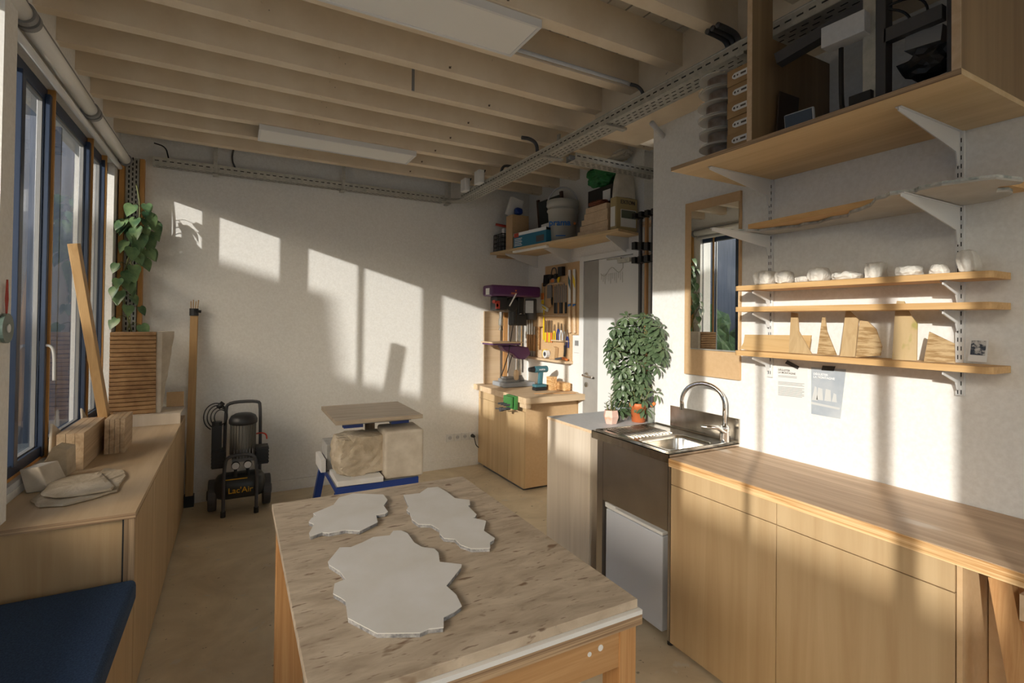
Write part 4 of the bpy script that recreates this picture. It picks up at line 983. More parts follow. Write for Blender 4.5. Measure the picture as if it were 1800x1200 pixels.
tool('ear_defenders', 'dark headphones style ear defenders hanging at the top of the board', 'ear defenders', [
    ('band', M['dgrey'], 4.40, 2.05, lambda b: b.tube([(xt-.01, 4.46, 2.02), (xt-.01, 4.45, 2.09), (xt-.01, 4.41, 2.105), (xt-.01, 4.37, 2.09), (xt-.01, 4.36, 2.02)], .006, 8, smooth=2)),
    ('cup', M['black'], 4.34, 2.05, lambda b: b.cyl((xt-.03, 4.46, 2.01), (xt+.01, 4.46, 2.01), .028)), ('cup', M['black'], 4.34, 2.05, lambda b: b.cyl((xt-.03, 4.36, 2.01), (xt+.01, 4.36, 2.01), .028))])
tool('black_pouch', 'black pouch pinned at the top right of the board', 'pouch', [('body', M['black'], 4.28, 2.03, lambda b: b.box(xt-.03, 4.235, 2.01, xt+.01, 4.31, 2.10))])
tool('orange_case', 'small orange and grey blade case under the ear defenders', 'case', [
    ('body', M['mgrey'], 4.42, 1.94, lambda b: b.box(xt-.02, 4.385, 1.94, xt+.01, 4.455, 1.995)), ('label_plate', M['orange'], 4.42, 1.94, lambda b: b.box(xt-.0215, 4.39, 1.95, xt-.0202, 4.45, 1.985))])
tool('yellow_square', 'yellow triangular gauge beside the orange case', 'gauge', [('body', M['yellow'], 4.33, 1.95, lambda b: b.ext([(xt-.01, 4.30, 2.0), (xt-.01, 4.36, 2.0), (xt-.01, 4.33, 1.93)], (.006,0,0)))])
tool('spirit_level', 'small yellow-green spirit level hung slantwise at the left edge', 'level', [('body', M['whitemetal'], 4.55, 1.66, lambda b: b.bar((xt-.02, 4.63, 1.715), (xt-.02, 4.50, 1.665), .012, .04, up=(1,0,0).__class__((0,.3,1)))), ('window', M['yellow'], 4.55, 1.68, lambda b: b.bar((xt-.028, 4.60, 1.705), (xt-.028, 4.53, 1.678), .006, .018, up=(0,.3,1)))])
tool('paint_scraper', 'orange and yellow scraper hanging at the left edge of the board', 'scraper', [
    ('blade', M['mdf'], 4.64, 1.90, lambda b: b.box(xt, 4.615, 1.80, xt+.006, 4.66, 1.96)), ('grip', M['orange'], 4.64, 1.82, lambda b: b.box(xt-.012, 4.61, 1.78, xt-.002, 4.655, 1.85)), ('tip', M['yellow'], 4.64, 1.72, lambda b: b.box(xt-.01, 4.615, 1.68, xt, 4.65, 1.775))])
tool('wood_plane', 'small wooden hand plane on the ledge', 'plane', [
    ('body', M['mdf'], 4.42, 1.16, lambda b: b.ext([(xt-.03, 4.46, 1.160), (xt-.03, 4.36, 1.160), (xt-.03, 4.34, 1.28), (xt-.03, 4.38, 1.29)], (.04,0,0)))])
tool('tape_measure', 'round silver and yellow tape measure on the ledge', 'tape measure', [
    ('case', M['whitemetal'], 4.53, 1.16, lambda b: b.cyl((xt-.035, 4.53, 1.205), (xt+.005, 4.53, 1.205), .043, seg=20)), ('rim', M['yellow'], 4.53, 1.16, lambda b: b.cyl((xt-.03, 4.545, 1.208), (xt, 4.545, 1.208), .046, seg=20)), ('hub', M['dgrey'], 4.53, 1.2, lambda b: b.cyl((xt-.037, 4.53, 1.205), (xt-.0352, 4.53, 1.205), .022, seg=16))])
tool('wooden_block_plane', 'small tan wooden cube on the ledge beside the tape measure', 'wood block', [('body', M['beech'], 4.64, 1.16, lambda b: b.box(xt-.03, 4.60, 1.160, xt+.01, 4.68, 1.24))])
tool('scissors', 'orange-handled scissors lying on the ledge at its right end', 'scissors', [
    ('blades', M['dgrey'], 4.25, 1.16, lambda b: b.bar((xt-.02, 4.35, 1.164), (xt-.02, 4.22, 1.185), .008, .02)), ('handles', M['orange'], 4.18, 1.16, lambda b: b.bar((xt-.02, 4.22, 1.185), (xt-.02, 4.14, 1.172), .02, .018))])
tool('small_knife', 'brown-handled knife hanging alone at the right of the lower board', 'knife', [
    ('handle', M['dgrey'], 4.20, 1.21, lambda b: b.tube([(xt, 4.215, 1.20), (xt, 4.205, 1.26), (xt, 4.21, 1.31)], .012, 8)), ('blade', M['steel'], 4.2, 1.31, lambda b: b.box(xt-.002, 4.203, 1.31, xt+.002, 4.217, 1.345))])
# thermostat and switch
th = thing('thermostat', (XF-.01, 4.03, 1.25), 'white wall thermostat with a grey display beside the tool board', 'thermostat')
MB().box(XF-.014, 3.985, 1.245, XF-.002, 4.095, 1.385).build('case', M['white'], th, bevel=.003)
MB().box(XF-.0155, 4.01, 1.315, XF-.0142, 4.07, 1.365).build('display', M['mgrey'], th)
tag(MB().box(XF-.01, 3.985, 1.05, XF-.002, 4.06, 1.15).build('light_switch', M['white'], bevel=.002), 'white light switch plate below the thermostat', 'switch')

# sockets on the back wall
def socket(x, z, label, plug=False):
    t = thing('wall_socket', (x, YB-.01, z), label, 'socket', 'white sockets on the far wall')
    MB().box(x-.038, YB-.012, z, x+.038, YB-.001, z+.08).build('plate', M['white'], t, bevel=.003)
    q = MB().cyl((x, YB-.0125, z+.04), (x, YB-.0122, z+.04), .021, seg=20); q.build('recess', M['lgrey'], t)
    q = MB().cyl((x-.009, YB-.0135, z+.04), (x-.009, YB-.0126, z+.04), .003, seg=8).cyl((x+.009, YB-.0135, z+.04), (x+.009, YB-.0126, z+.04), .003, seg=8); q.build('pin_hole', M['slot'], t)
socket(1.995, .275, 'white wall socket, leftmost of the four near the workbench')
socket(2.08, .275, 'white wall socket, second of the four near the workbench')
socket(2.165, .275, 'white wall socket, third of the four near the workbench')
socket(2.25, .275, 'white wall socket, rightmost of the four, with a black plug')
socket(-.305, .30, 'single white wall socket low beside the timber pole')
pg = thing('power_plug', (2.25, 4.96, .3), 'black plug and cord in the rightmost socket', 'plug')
MB().cyl((2.25, YB-.014, .315), (2.25, YB-.06, .315), .02, .014).build('plug', M['black'], pg)
MB().tube([(2.25, 4.95, .315), (2.25, 4.93, .28), (2.27, 4.94, .22), (2.31, 4.96, .19)], .005, 8, smooth=2).build('cord', M['black'], pg, smooth=True)

# ------------------------------------------------------------------ cable trays
def tray_run(a, b_, w, h, side, name, label, drop=None, wires=True):
    """tray along a->b with bottom z of a; side = unit vector of width"""
    a, b_ = Vector(a), Vector(b_); d_ = (b_-a); L = d_.length; d_.normalize(); sd = Vector(side)
    t = thing(name, (a+b_)/2, label, 'cable tray')
    up = Vector((0,0,1))
    q = MB(); q.bar((a+b_)/2-d_*L/2+sd*w/2, (a+b_)/2+d_*L/2+sd*w/2, w, .003)
    q.bar(a+up*h/2, b_+up*h/2, .003, h); q.bar(a+sd*w+up*h/2, b_+sd*w+up*h/2, .003, h)
    q.second(); s_ = q; n = int(L/.05)
    for i in range(n):
        for j in range(3 if w > .06 else 2):
            c_ = a+d_*(.03+i*.05+(.025 if j % 2 else 0))+sd*(w*(.25+.25*j))-up*.0018
            s_.bar(c_-d_*.014, c_+d_*.014, .006, .0012)
        c_ = a+d_*(.03+i*.05)-sd*.0018+up*h*.55
        s_.bar(c_-d_*.014, c_+d_*.014, .0012, .007)
    q.close(); q.build('tray', M['galv'], t, mat2=M['slot'])
    return t
t1 = tray_run((1.965, .55, 2.76), (1.965, 4.72, 2.76), .13, .05, (1,0,0), 'cable_tray', 'long perforated galvanised cable tray hanging along the right side under the beams')
q = MB().tube([(1.968, .6, 2.815), (1.968, 4.6, 2.815)], .006, 6); q.build('edge_rod', M['galv'], t1)
q = MB()
for k_ in range(3): q.tube([(2.0+.02*k_, .6, 2.768), (2.0+.02*k_, 2.6, 2.768+.002), (2.0+.018*k_, 4.6, 2.768)], .006, 6)
q.build('wires', M['wire'], t1)
t2 = tray_run((-.60, 4.90, 2.76), (1.86, 4.90, 2.76), .095, .06, (0,1,0), 'cable_tray', 'perforated galvanised cable tray running along the top of the far wall')
q = MB().tube([(-.60, 4.93, 2.77), (.5, 4.93, 2.77), (1.8, 4.93, 2.77)], .008, 6); q.build('wires', M['wire'], t2)
el = MB()
for i in range(8):
    a0, a1 = PI/2*i/8, PI/2*(i+1)/8
    c_ = Vector((1.86, 4.72, 2.76))
    ro, ri = .275, .14
    # quarter bend from +y side to +x side
    p = [c_+Vector((.105+0*ro+math.sin(a)*r_-0.0, math.cos(a)*r_, 0)) for a, r_ in ((a0, .0), (a1, .0))]
    def pt_(a, r_): return Vector((1.86+math.sin(a)*r_, 4.72+math.cos(a)*r_, 2.76))
    el.ext([pt_(a0, .105*1.0), pt_(a1, .105), pt_(a1, .235), pt_(a0, .235)], (0,0,.003))
    el.ext([pt_(a0, .235), pt_(a1, .235), pt_(a1, .238), pt_(a0, .238)], (0,0,.055))
tag(el.build('cable_tray_bend', M['galv']), 'curved galvanised bend joining the two cable trays in the far corner', 'cable tray')
for i, px in enumerate((378, 604, 790)):
    x = P(px, 330, 'y', 4.89).x
    h_ = MB().box(x-.014, 4.885, 2.745, x+.014, 4.895, 3.10).box(x-.02, 4.885, 2.742, x+.02, 5.0, 2.752)
    tag(h_.build('tray_hanger', M['galv']), ['steel hanger of the far tray, leftmost of three', 'steel hanger of the far tray, middle of three', 'steel hanger of the far tray, rightmost of three'][i], 'hanger', 'hangers of the far cable tray')
for i, (y, zt_) in enumerate(((1.50, 3.0), (3.15, 2.94), (2.45, 2.8))):
    h_ = MB().box(1.955, y-.02, 2.745, 2.12, y+.02, 2.757); h_.box(2.085, y-.015, 2.757, 2.098, y+.015, 2.80 if y < 2.7 else 2.94)
    tag(h_.build('tray_hanger', M['galv']), ['steel hanger of the long tray beside the storage shelf', 'steel hanger of the long tray above the bucket', 'steel hanger of the long tray where it meets the white column'][i], 'hanger', 'hangers of the long cable tray')
# branch tray to the recess
t3 = tray_run((2.10, 2.95, 2.70), (XF-.02, 2.95, 2.70), .11, .05, (0,1,0), 'cable_tray', 'short branch cable tray crossing the recess above the clamps')
MB().tube([(2.10, 3.02, 2.735), (2.4, 3.02, 2.74), (XF-.05, 3.02, 2.735)], .018, 8).build('pipe', M['mgrey'], t3, smooth=True)
# junction boxes
for i, y in enumerate((4.20, 4.52)):
    jb = thing('junction_box', (1.94, y, 2.80), ['white junction box on the long tray, nearer one', 'white junction box on the long tray, farther one'][i], 'junction box', 'junction boxes on the long tray')
    MB().box(1.90, y-.055, 2.79, 1.955, y+.055, 2.91).build('case', M['white'], jb, bevel=.006)
    MB().tube([(1.955, y, 2.89), (1.99, y, 2.93), (2.0, y+.05, 2.92)], .006, 6, smooth=1).build('cable', M['black'], jb)
# conduits
def conduit(pts, r_, m, label, smooth=2):
    tag(MB().tube(pts, r_, 10, smooth=smooth).build('conduit', m, smooth=True), label, 'conduit')
conduit([(1.22, 2.30, 2.955), (1.22, 2.296, 2.955), (2.0, 2.296, 2.955), (2.02, 2.296, 2.95)], .011, M['lgrey'], 'straight white conduit running along a beam beside the large ceiling lamp', 0)
conduit([(2.02, 2.29, 2.95), (2.06, 2.27, 2.94), (2.085, 2.25, 2.90), (2.085, 2.25, 2.82)], .010, M['dgrey'], 'short dark flexible hose dropping from the white conduit into the tray')
for k_ in range(3):
    pass
cb3 = thing('flex_conduit_bundle', (2.06, 1.70, 2.83), 'bundle of three dark corrugated hoses bending off a beam end beside the storage shelf', 'conduit')
for k_ in range(3):
    MB().tube([(1.93+.0*k_, 1.60+.03*k_, 2.925), (2.0, 1.60+.03*k_, 2.925), (2.075, 1.60+.03*k_, 2.915), (2.09, 1.60+.03*k_, 2.84), (2.09, 1.60+.03*k_, 2.80)], .013, 8, smooth=2).build('hose', M['dgrey'], cb3, smooth=True)
conduit([(1.86, 3.30, 2.92), (1.93, 3.30, 2.925), (1.99, 3.30, 2.90), (2.0, 3.30, 2.82)], .014, M['dgrey'], 'dark corrugated hose dropping from a beam into the middle of the long tray')
conduit([(2.25, 3.95, 2.90), (2.10, 3.95, 2.92), (2.03, 3.95, 2.90), (2.02, 3.95, 2.80)], .012, M['dgrey'], 'dark curved hose behind the nearer junction box')
conduit([(.0, 4.97, 3.08), (-.04, 4.98, 3.0), (-.05, 4.98, 2.90), (-.02, 4.97, 2.83)], .007, M['dgrey'], 'thin dark cable looping above the far tray at its left')
conduit([(-.60, 4.98, 2.95), (-.52, 4.97, 2.93), (-.50, 4.96, 2.84)], .005, M['black'], 'thin black cable beside the corner riser')
conduit([(XF-.05, 2.75, 2.62), (2.7, 2.6, 2.70), (2.5, 2.42, 2.72), (2.33, 2.35, 2.73), (2.2, 2.3, 2.76)], .016, M['lgrey'], 'pale flexible pipe curving from the recess over the white column')

# ------------------------------------------------------------------ ceiling lamps
def panel(x0, x1, y0, y1, label):
    t = thing('ceiling_lamp', ((x0+x1)/2, (y0+y1)/2, 2.90), label, 'ceiling lamp', 'flat panel lamps under the beams')
    q = MB(); q.box(x0, y0, 2.900, x1, y0+.014, 2.938); q.box(x0, y1-.014, 2.900, x1, y1, 2.938); q.box(x0, y0+.014, 2.900, x0+.014, y1-.014, 2.938); q.box(x1-.014, y0+.014, 2.900, x1, y1-.014, 2.938)
    q.build('frame', M['white'], t); MB().box(x0+.014, y0+.014, 2.904, x1-.014, y1-.014, 2.93).build('diffuser', M['lampw'], t)
panel(.127, 1.29, 4.055, 4.333, 'white flat panel lamp under the beams, farther one near the far wall')
panel(.03, 1.218, 1.985, 2.285, 'white flat panel lamp under the beams, nearer and larger one')
br_ = P(725, 161, 'z', 2.945); tag(MB().cyl((br_.x, br_.y-.010, 2.945), (br_.x, br_.y-.010, 3.118), .009).build('beam_rod', M['mgrey']), 'short grey rod standing against a ceiling beam in the middle of the ceiling', 'rod')

# ------------------------------------------------------------------ high shelf over the bench
HZ = 2.270
def fx(y): return 2.65-.112*(y-3.12)
hs_ = thing('high_shelf', (2.79, 4.1, HZ), 'plywood shelf high above the workbench holding a bucket and bags', 'shelf')
MB().ext([(2.65, 3.13, HZ), (XF-.004, 3.20, HZ), (XF-.004, YB-.004, HZ), (fx(YB), YB-.004, HZ)], (0,0,.022)).build('board', M['ply_knot'], hs_)
for y in (3.32, 4.16, 4.80):
    MB().ext([(XF-.004, y, HZ-.002), (fx(y)+.06, y, HZ-.002), (fx(y)+.06, y, HZ-.018), (XF-.03, y, HZ-.13), (XF-.004, y, HZ-.13)], (0,.006,0)).build('bracket', M['whitemetal'], hs_)
MB().box(2.52, YB-.03, HZ-.03, 2.88, YB-.004, HZ-.001).build('support_batten', M['mdf'], hs_)
tag(MB().bar((fx(4.60)+.03, 4.60, HZ-.012), (fx(4.05)+.03, 4.05, HZ-.012), .035, .02).build('strip_light', M['lampw'], bevel=.003), 'slim white strip light under the high shelf', 'strip light')
hz = HZ+.023
ct = thing('black_crate', (2.55, 4.88, hz), 'black mesh crate of tools at the far end of the high shelf', 'crate')
cx0, cx1, cy0, cy1 = 2.475, 2.66, 4.80, 4.985
q = MB(); q.box(cx0, cy0, hz, cx1, cy1, hz+.008)
for (a, b_) in (((cx0,cy0),(cx1,cy0)),((cx1,cy0),(cx1,cy1)),((cx1,cy1),(cx0,cy1)),((cx0,cy1),(cx0,cy0))):
    for z in (0,.045,.09,.135,.18): q.bar((*a, hz+.005+z), (*b_, hz+.005+z), .006, .007)
    for k_ in range(6):
        p = Vector((*a, 0)).lerp(Vector((*b_, 0)), k_/5); q.bar((p.x, p.y, hz), (p.x, p.y, hz+.19), .006, .006, up=(1,0,0))
q.build('crate', M['black'], ct)
MB().box(cx0+.02, cy0+.02, hz+.01, cx1-.02, cy1-.02, hz+.17).build('contents', M['mgrey'], ct)
tag(MB().tube([(2.44, 4.88, hz+.29), (2.50, 4.86, hz+.28), (2.60, 4.84, hz+.27)], .014, 8).build('hammer_handle', M['red'], smooth=True), 'red and black handle poking out above the black crate', 'tool handle')
tag(MB().box(2.53, 4.86, hz+.182, 2.59, 4.92, hz+.26).build('white_bottle', M['white'], bevel=.012), 'small white bottle standing in the black crate', 'bottle')
tag(MB().box(2.505, 4.62, hz, 2.70, 4.76, hz+.36).build('plywood_box', M['mdf']), 'tall tan board box beside the black crate', 'box')
tag(MB().obox((2.58, 4.72, hz+.455), (.14, .06, .19), (.15, .25, 0)).build('paper_bag', M['paper']), 'white paper packet tilted on top of the tan box', 'packet')
tag(MB().rock((2.58, 4.63, hz+.40), (.09,.06,.075), amp=.15, seed=8, box=.4, sub=3).build('blue_cloth', M['bluepaint']), 'crumpled dark blue item on the tan box', 'cloth')
pn = thing('framed_slate', (2.83, 4.4, hz), 'large dark framed panel leaning at the back of the high shelf', 'panel')
MB().obox((2.84, 4.42, hz+.27), (.012, .40, .50), (0, -.10, 0)).build('pane', mat('slate', (.035,.045,.045), rough=.35), pn, bevel=.004)
dbm = mat('dark_brown', (.09,.045,.03), rough=.6)
MB().obox((2.85, 4.20, hz+.28), (.02, .04, .54), (0,-.10,0)).build('frame', dbm, pn); MB().obox((2.85, 4.64, hz+.28), (.02, .04, .54), (0,-.10,0)).build('frame', dbm, pn)
bx = thing('blue_box', (2.60, 4.30, hz), 'blue and white tool carton in front of the dark panel', 'carton')
def bxq(y0, y1, z0, z1, dx=0, th=.0012): 
    return MB().ext([(fx(y0)+.012-dx, y0, hz+z0), (fx(y1)+.012-dx, y1, hz+z0), (fx(y1)+.012-dx, y1, hz+z1), (fx(y0)+.012-dx, y0, hz+z1)], (th,0,0))
bxq(4.05, 4.58, 0, .145, 0, .12).build('carton', M['box_blue'], bx)
bxq(4.05, 4.58, .12, .150, .0015, .1215).build('white_band', M['text_white'], bx)
bxq(4.49, 4.57, .105, .148, .003).build('red_badge', M['red'], bx)
bxq(4.08, 4.20, .02, .08, .003).build('dark_print', M['dgrey'], bx)
q = MB()
for k_ in range(5):
    z_ = .018+.017*k_; y_ = 4.43+.012*(k_%2)
    q.ext([(fx(y_)+.009, y_, hz+z_), (fx(4.56)+.009, 4.56, hz+z_), (fx(4.56)+.009, 4.56, hz+z_+.006), (fx(y_)+.009, y_, hz+z_+.006)], (.001,0,0))
q.build('text_lines', M['text_white'], bx)
tag(MB().box(2.62, 4.06, hz+.151, 2.69, 4.24, hz+.20).build('white_carton', M['paper']), 'small white and red carton stacked on the blue one', 'carton')
bc = (2.735, 4.04, hz)
bk = thing('paint_bucket', bc, 'white plastic bucket with blue lettering and raised handle', 'bucket')
MB().lathe([(.001,0),(.118,0),(.140,.30),(.150,.301),(.150,.316),(.143,.318),(.143,.345),(.151,.348),(.153,.40),(.143,.406),(.11,.41),(.001,.412)], bc, 32).build('body', mat('bucket_white', (.50,.49,.44), rough=.45), bk, smooth=True)
ar = []
vdir = Vector((-.57,-.82,0)).normalized(); rt_ = Vector((-vdir.y, vdir.x, 0))
for i in range(15):
    a_ = PI*i/14; ar.append(Vector(bc)+rt_*(.148*math.cos(a_))+Vector((0,0,.35+.19*math.sin(a_))))
MB().tube(ar, .008, 8).build('handle', M['lgrey'], bk, smooth=True)
o_ = Vector(bc)+vdir*.136+Vector((0,0,.15))
text('lettering', 'prama', .080, (o_-rt_*.125, rt_, (0,0,1)), M['text_blue'], bk, ext=.004, bold=.0015)
MB().bar(o_-rt_*.06-Vector((0,0,.095))-vdir*.006, o_+rt_*.03-Vector((0,0,.095))-vdir*.006, .008, .008).build('small_print', M['text_blue'], bk)
MB().cyl(o_+rt_*.115+Vector((0,0,.02))-vdir*.04, o_+rt_*.115+Vector((0,0,.02))-vdir*.012, .011, seg=12).build('orange_dot', M['orange'], bk)
for i in range(5):
    q = MB().box(2.665+.006*(i%2), 3.28+.004*i, hz+.048*i, 2.79, 3.70-.03*i, hz+.0475+.048*i)
    tag(q.build('timber_plank', M['beech'], bevel=.002), ['short pine plank at the bottom of the stack on the high shelf', 'short pine plank second from the bottom of the stack', 'short pine plank in the middle of the stack on the high shelf', 'short pine plank fourth from the bottom of the stack', 'short pine plank on top of the stack on the high shelf'][i], 'plank', 'short planks on the high shelf')
q = MB().rock((2.73, 3.48, hz+.27), (.13,.20,.055), amp=.2, freq=2, seed=12, box=.3, sub=4); tag(q.build('red_bag', M['redbag']), 'red-brown sack lying on the plank stack', 'bag')
q = MB().box(2.81, 3.35, hz, 2.92, 3.74, hz+.44); tag(q.build('dark_box', M['black']), 'black case behind the plank stack', 'case')
tag(MB().box(2.803, 3.42, hz+.30, 2.808, 3.52, hz+.40).build('white_note', M['paper']), 'white printed label on the black case', 'label')
q = MB().rock((2.82, 3.55, hz+.54), (.17,.30,.19), amp=.30, freq=1.8, seed=21, box=.25, sub=5); tag(q.build('green_bag', M['greenbag'], smooth=True), 'crumpled glossy green plastic bag on top of the black case', 'bag')
q = MB().rock((2.83, 3.42, hz+.665), (.16,.42,.055), amp=.30, freq=1.6, seed=23, box=.3, sub=5); tag(q.build('white_sack', M['whitebag'], smooth=True), 'slumped off-white sack above the green bag', 'bag')
cbg = thing('cement_bag', (2.78, 3.22, hz), 'open tan and white plaster bag at the near end of the high shelf', 'bag')
MB().box(2.672, 3.185, hz+.001, 2.90, 3.262, hz+.27).build('lower_bag', M['tan'], cbg, bevel=.010)
q = MB(); rows = []
for (t_z, sx_, sy_, ox_) in ((.268,.108,.036,0),(.33,.104,.040,0),(.40,.098,.038,.004),(.46,.085,.030,.008),(.50,.066,.018,.012),(.52,.050,.008,.006)):
    rows.append([q.bm.verts.new((2.785+ox_+sx_*math.copysign(abs(math.cos(a_))**.6, math.cos(a_))+.006*mnoise.noise(Vector((t_z*20, a_, 0))), 3.223+sy_*math.copysign(abs(math.sin(a_))**.6, math.sin(a_)), hz+t_z+.015*mnoise.noise(Vector((a_*2, t_z*3, 4))))) for a_ in [2*PI*k_/18 for k_ in range(18)]])
for A, Bq in zip(rows, rows[1:]):
    for k_ in range(18): q.bm.faces.new((A[k_], A[(k_+1)%18], Bq[(k_+1)%18], Bq[k_]))
q.bm.faces.new(rows[0][::-1]); q.bm.faces.new(rows[-1]); q.build('open_top', M['whitebag'], cbg)
MB().box(2.6695, 3.195, hz+.03, 2.6715, 3.25, hz+.19).build('print_panel', M['paper'], cbg)
MB().box(2.72, 3.1825, hz+.03, 2.88, 3.1845, hz+.17).build('print_panel', M['paper'], cbg)
MB().box(2.725, 3.1808, hz+.10, 2.875, 3.1824, hz+.165).build('print_picture', mat('picture_green', (.12,.14,.10), rough=.7), cbg)
text('lettering', 'EXTON', .045, ((2.715, 3.182, hz+.215), (1,0,0), (0,0,1)), M['text_dark'], cbg, ext=.003)
# clamps on rails in the recess
for z, nm in ((2.33, 'upper'), (2.075, 'lower')):
    tag(MB().box(XF-.06, 2.47, z, XF-.02, 3.14, z+.03).box(XF-.02, 3.10, z, XF+.04, 3.14, z+.03).build('clamp_rail', M['beech']), nm+' pale wooden clamp rail in the recess', 'rail')
for i, y in enumerate((3.10, 3.03, 2.96, 2.89)):
    t = thing('bar_clamp', (XF-.08, y, 1.0), ['black bar clamp nearest the door, first on the rails', 'black bar clamp, second on the rails', 'black bar clamp, third on the rails', 'black bar clamp, last before the white column'][i], 'clamp', 'bar clamps hanging in the recess')
    MB().box(XF-.085, y-.010, 1.05-.05*i, XF-.062, y+.010, 2.42).build('bar', M['dgrey'] if i != 1 else M['pine_leg'], t)
    MB().box(XF-.15, y-.018, 2.38, XF-.061, y+.018, 2.42).build('fixed_jaw', M['black'], t)
    MB().box(XF-.15, y-.020, 2.13-.01*i, XF-.0605, y+.020, 2.19-.01*i).build('sliding_jaw', M['black'], t)
    MB().box(XF-.15, y-.020, 2.02, XF-.0605, y+.020, 2.07).build('sliding_jaw', M['black'], t)

# ------------------------------------------------------------------ mirror
mb_ = thing('mirror_board', (XR-.02, 1.97, 1.25), 'tall tan board on the wall with a narrow mirror mounted on it', 'mirror')
MB().box(XR-.018, 1.785, 1.250, XR-.002, 2.16, 2.255).build('backing_board', M['mdf'], mb_)
MB().box(XR-.024, 1.79, 1.405, XR-.0185, 2.108, 2.20).build('mirror_glass', M['mirror'], mb_)
MB().box(XR-.026, 1.79, 1.398, XR-.0185, 2.108, 1.4045).build('clip', M['galv'], mb_)

# ------------------------------------------------------------------ wall rails and shelves
for i, y in enumerate((1.616, .858)):
    t = thing('wall_upright', (XR-.006, y, 1.30), ['white slotted wall upright carrying the shelves, left one', 'white slotted wall upright carrying the shelves, right one'][i], 'shelf upright', 'slotted uprights on the shelf wall')
    s_ = MB().box(XR-.014, y-.013, 1.285 if i == 0 else 1.295, XR-.001, y+.013, 2.27).second()
    for k_ in range(30):
        z = 1.30+.032*k_; s_.box(XR-.0148, y-.0065, z, XR-.0141, y-.0035, z+.016); s_.box(XR-.0148, y+.0035, z, XR-.0141, y+.0065, z+.016)
    s_.close(); s_.build('rail', M['whitemetal'], t, mat2=M['slot'])
def bracket(y, z, L, h, label, w=.004):
    q = MB(); x = XR-.015
    q.ext([(x, y-w/2, z), (x-L, y-w/2, z), (x-L, y-w/2, z-.014), (x-.03, y-w/2, z-h*.62), (x-.018, y-w/2, z-h), (x, y-w/2, z-h)], (0, w, 0))
    q.box(x-L, y-.009, z-.003, x, y+.009, z)
    return tag(q.build('shelf_bracket', M['whitemetal']), label, 'bracket', 'white shelf brackets on the uprights')
side = {1.616: 'left', .858: 'right'}
sh = [(1.712, 'uppermost'), (1.608, 'middle'), (1.392, 'lowest')]
for y in (1.616, .858):
    for z, nm in sh: bracket(y, z-.0005, .13, .075, 'short white bracket under the %s pine shelf, on the %s upright' % (nm, side[y]))
    bracket(y, 1.990, .42, .10 if y > 1 else .14, 'long white bracket under the jagged stone shelf, on the %s upright' % side[y])
    bracket(y, 2.270, .44, .13, 'long white bracket under the plywood storage, on the %s upright' % side[y])
def round_board(x0, x1, y0, y1, z0, z1, r=.025):
    pts = []
    for (cx_, cy_, a0) in ((x0+r, y0+r, 180), (x0+r, y1-r, 90)):
        arc = []
        for i in range(6):
            a_ = math.radians(a0+(90*i/5 if a0 == 180 else -90*i/5)); arc.append((cx_+r*math.cos(a_), cy_+r*math.sin(a_), z0))
        if a0 == 180: near_ = arc[::-1]   # from y side to x side
        else: far_ = arc
    # outline: (x1,y0) -> near arc -> far arc -> (x1,y1)
    near_ = [(x0+r-r*math.sin(math.radians(90*i/5)), y0+r-r*math.cos(math.radians(90*i/5)), z0) for i in range(6)]
    far_ = [(x0+r-r*math.cos(math.radians(90*i/5)), y1-r+r*math.sin(math.radians(90*i/5)), z0) for i in range(6)]
    pts = [(x1, y0, z0)]+near_+far_+[(x1, y1, z0)]
    return MB().ext(pts, (0,0,z1-z0))
for z, nm in sh:
    tag(round_board(2.187, XR-.018, .715, 1.705, z, z+.024).build('pine_shelf', M['oak'], bevel=.0015), {'uppermost': 'narrow pine wall shelf with white plaster casts on it, uppermost of three', 'middle': 'narrow pine wall shelf, empty, in the middle of three', 'lowest': 'narrow pine wall shelf with cut wooden shapes, lowest of three'}[nm], 'shelf', 'narrow pine shelves')
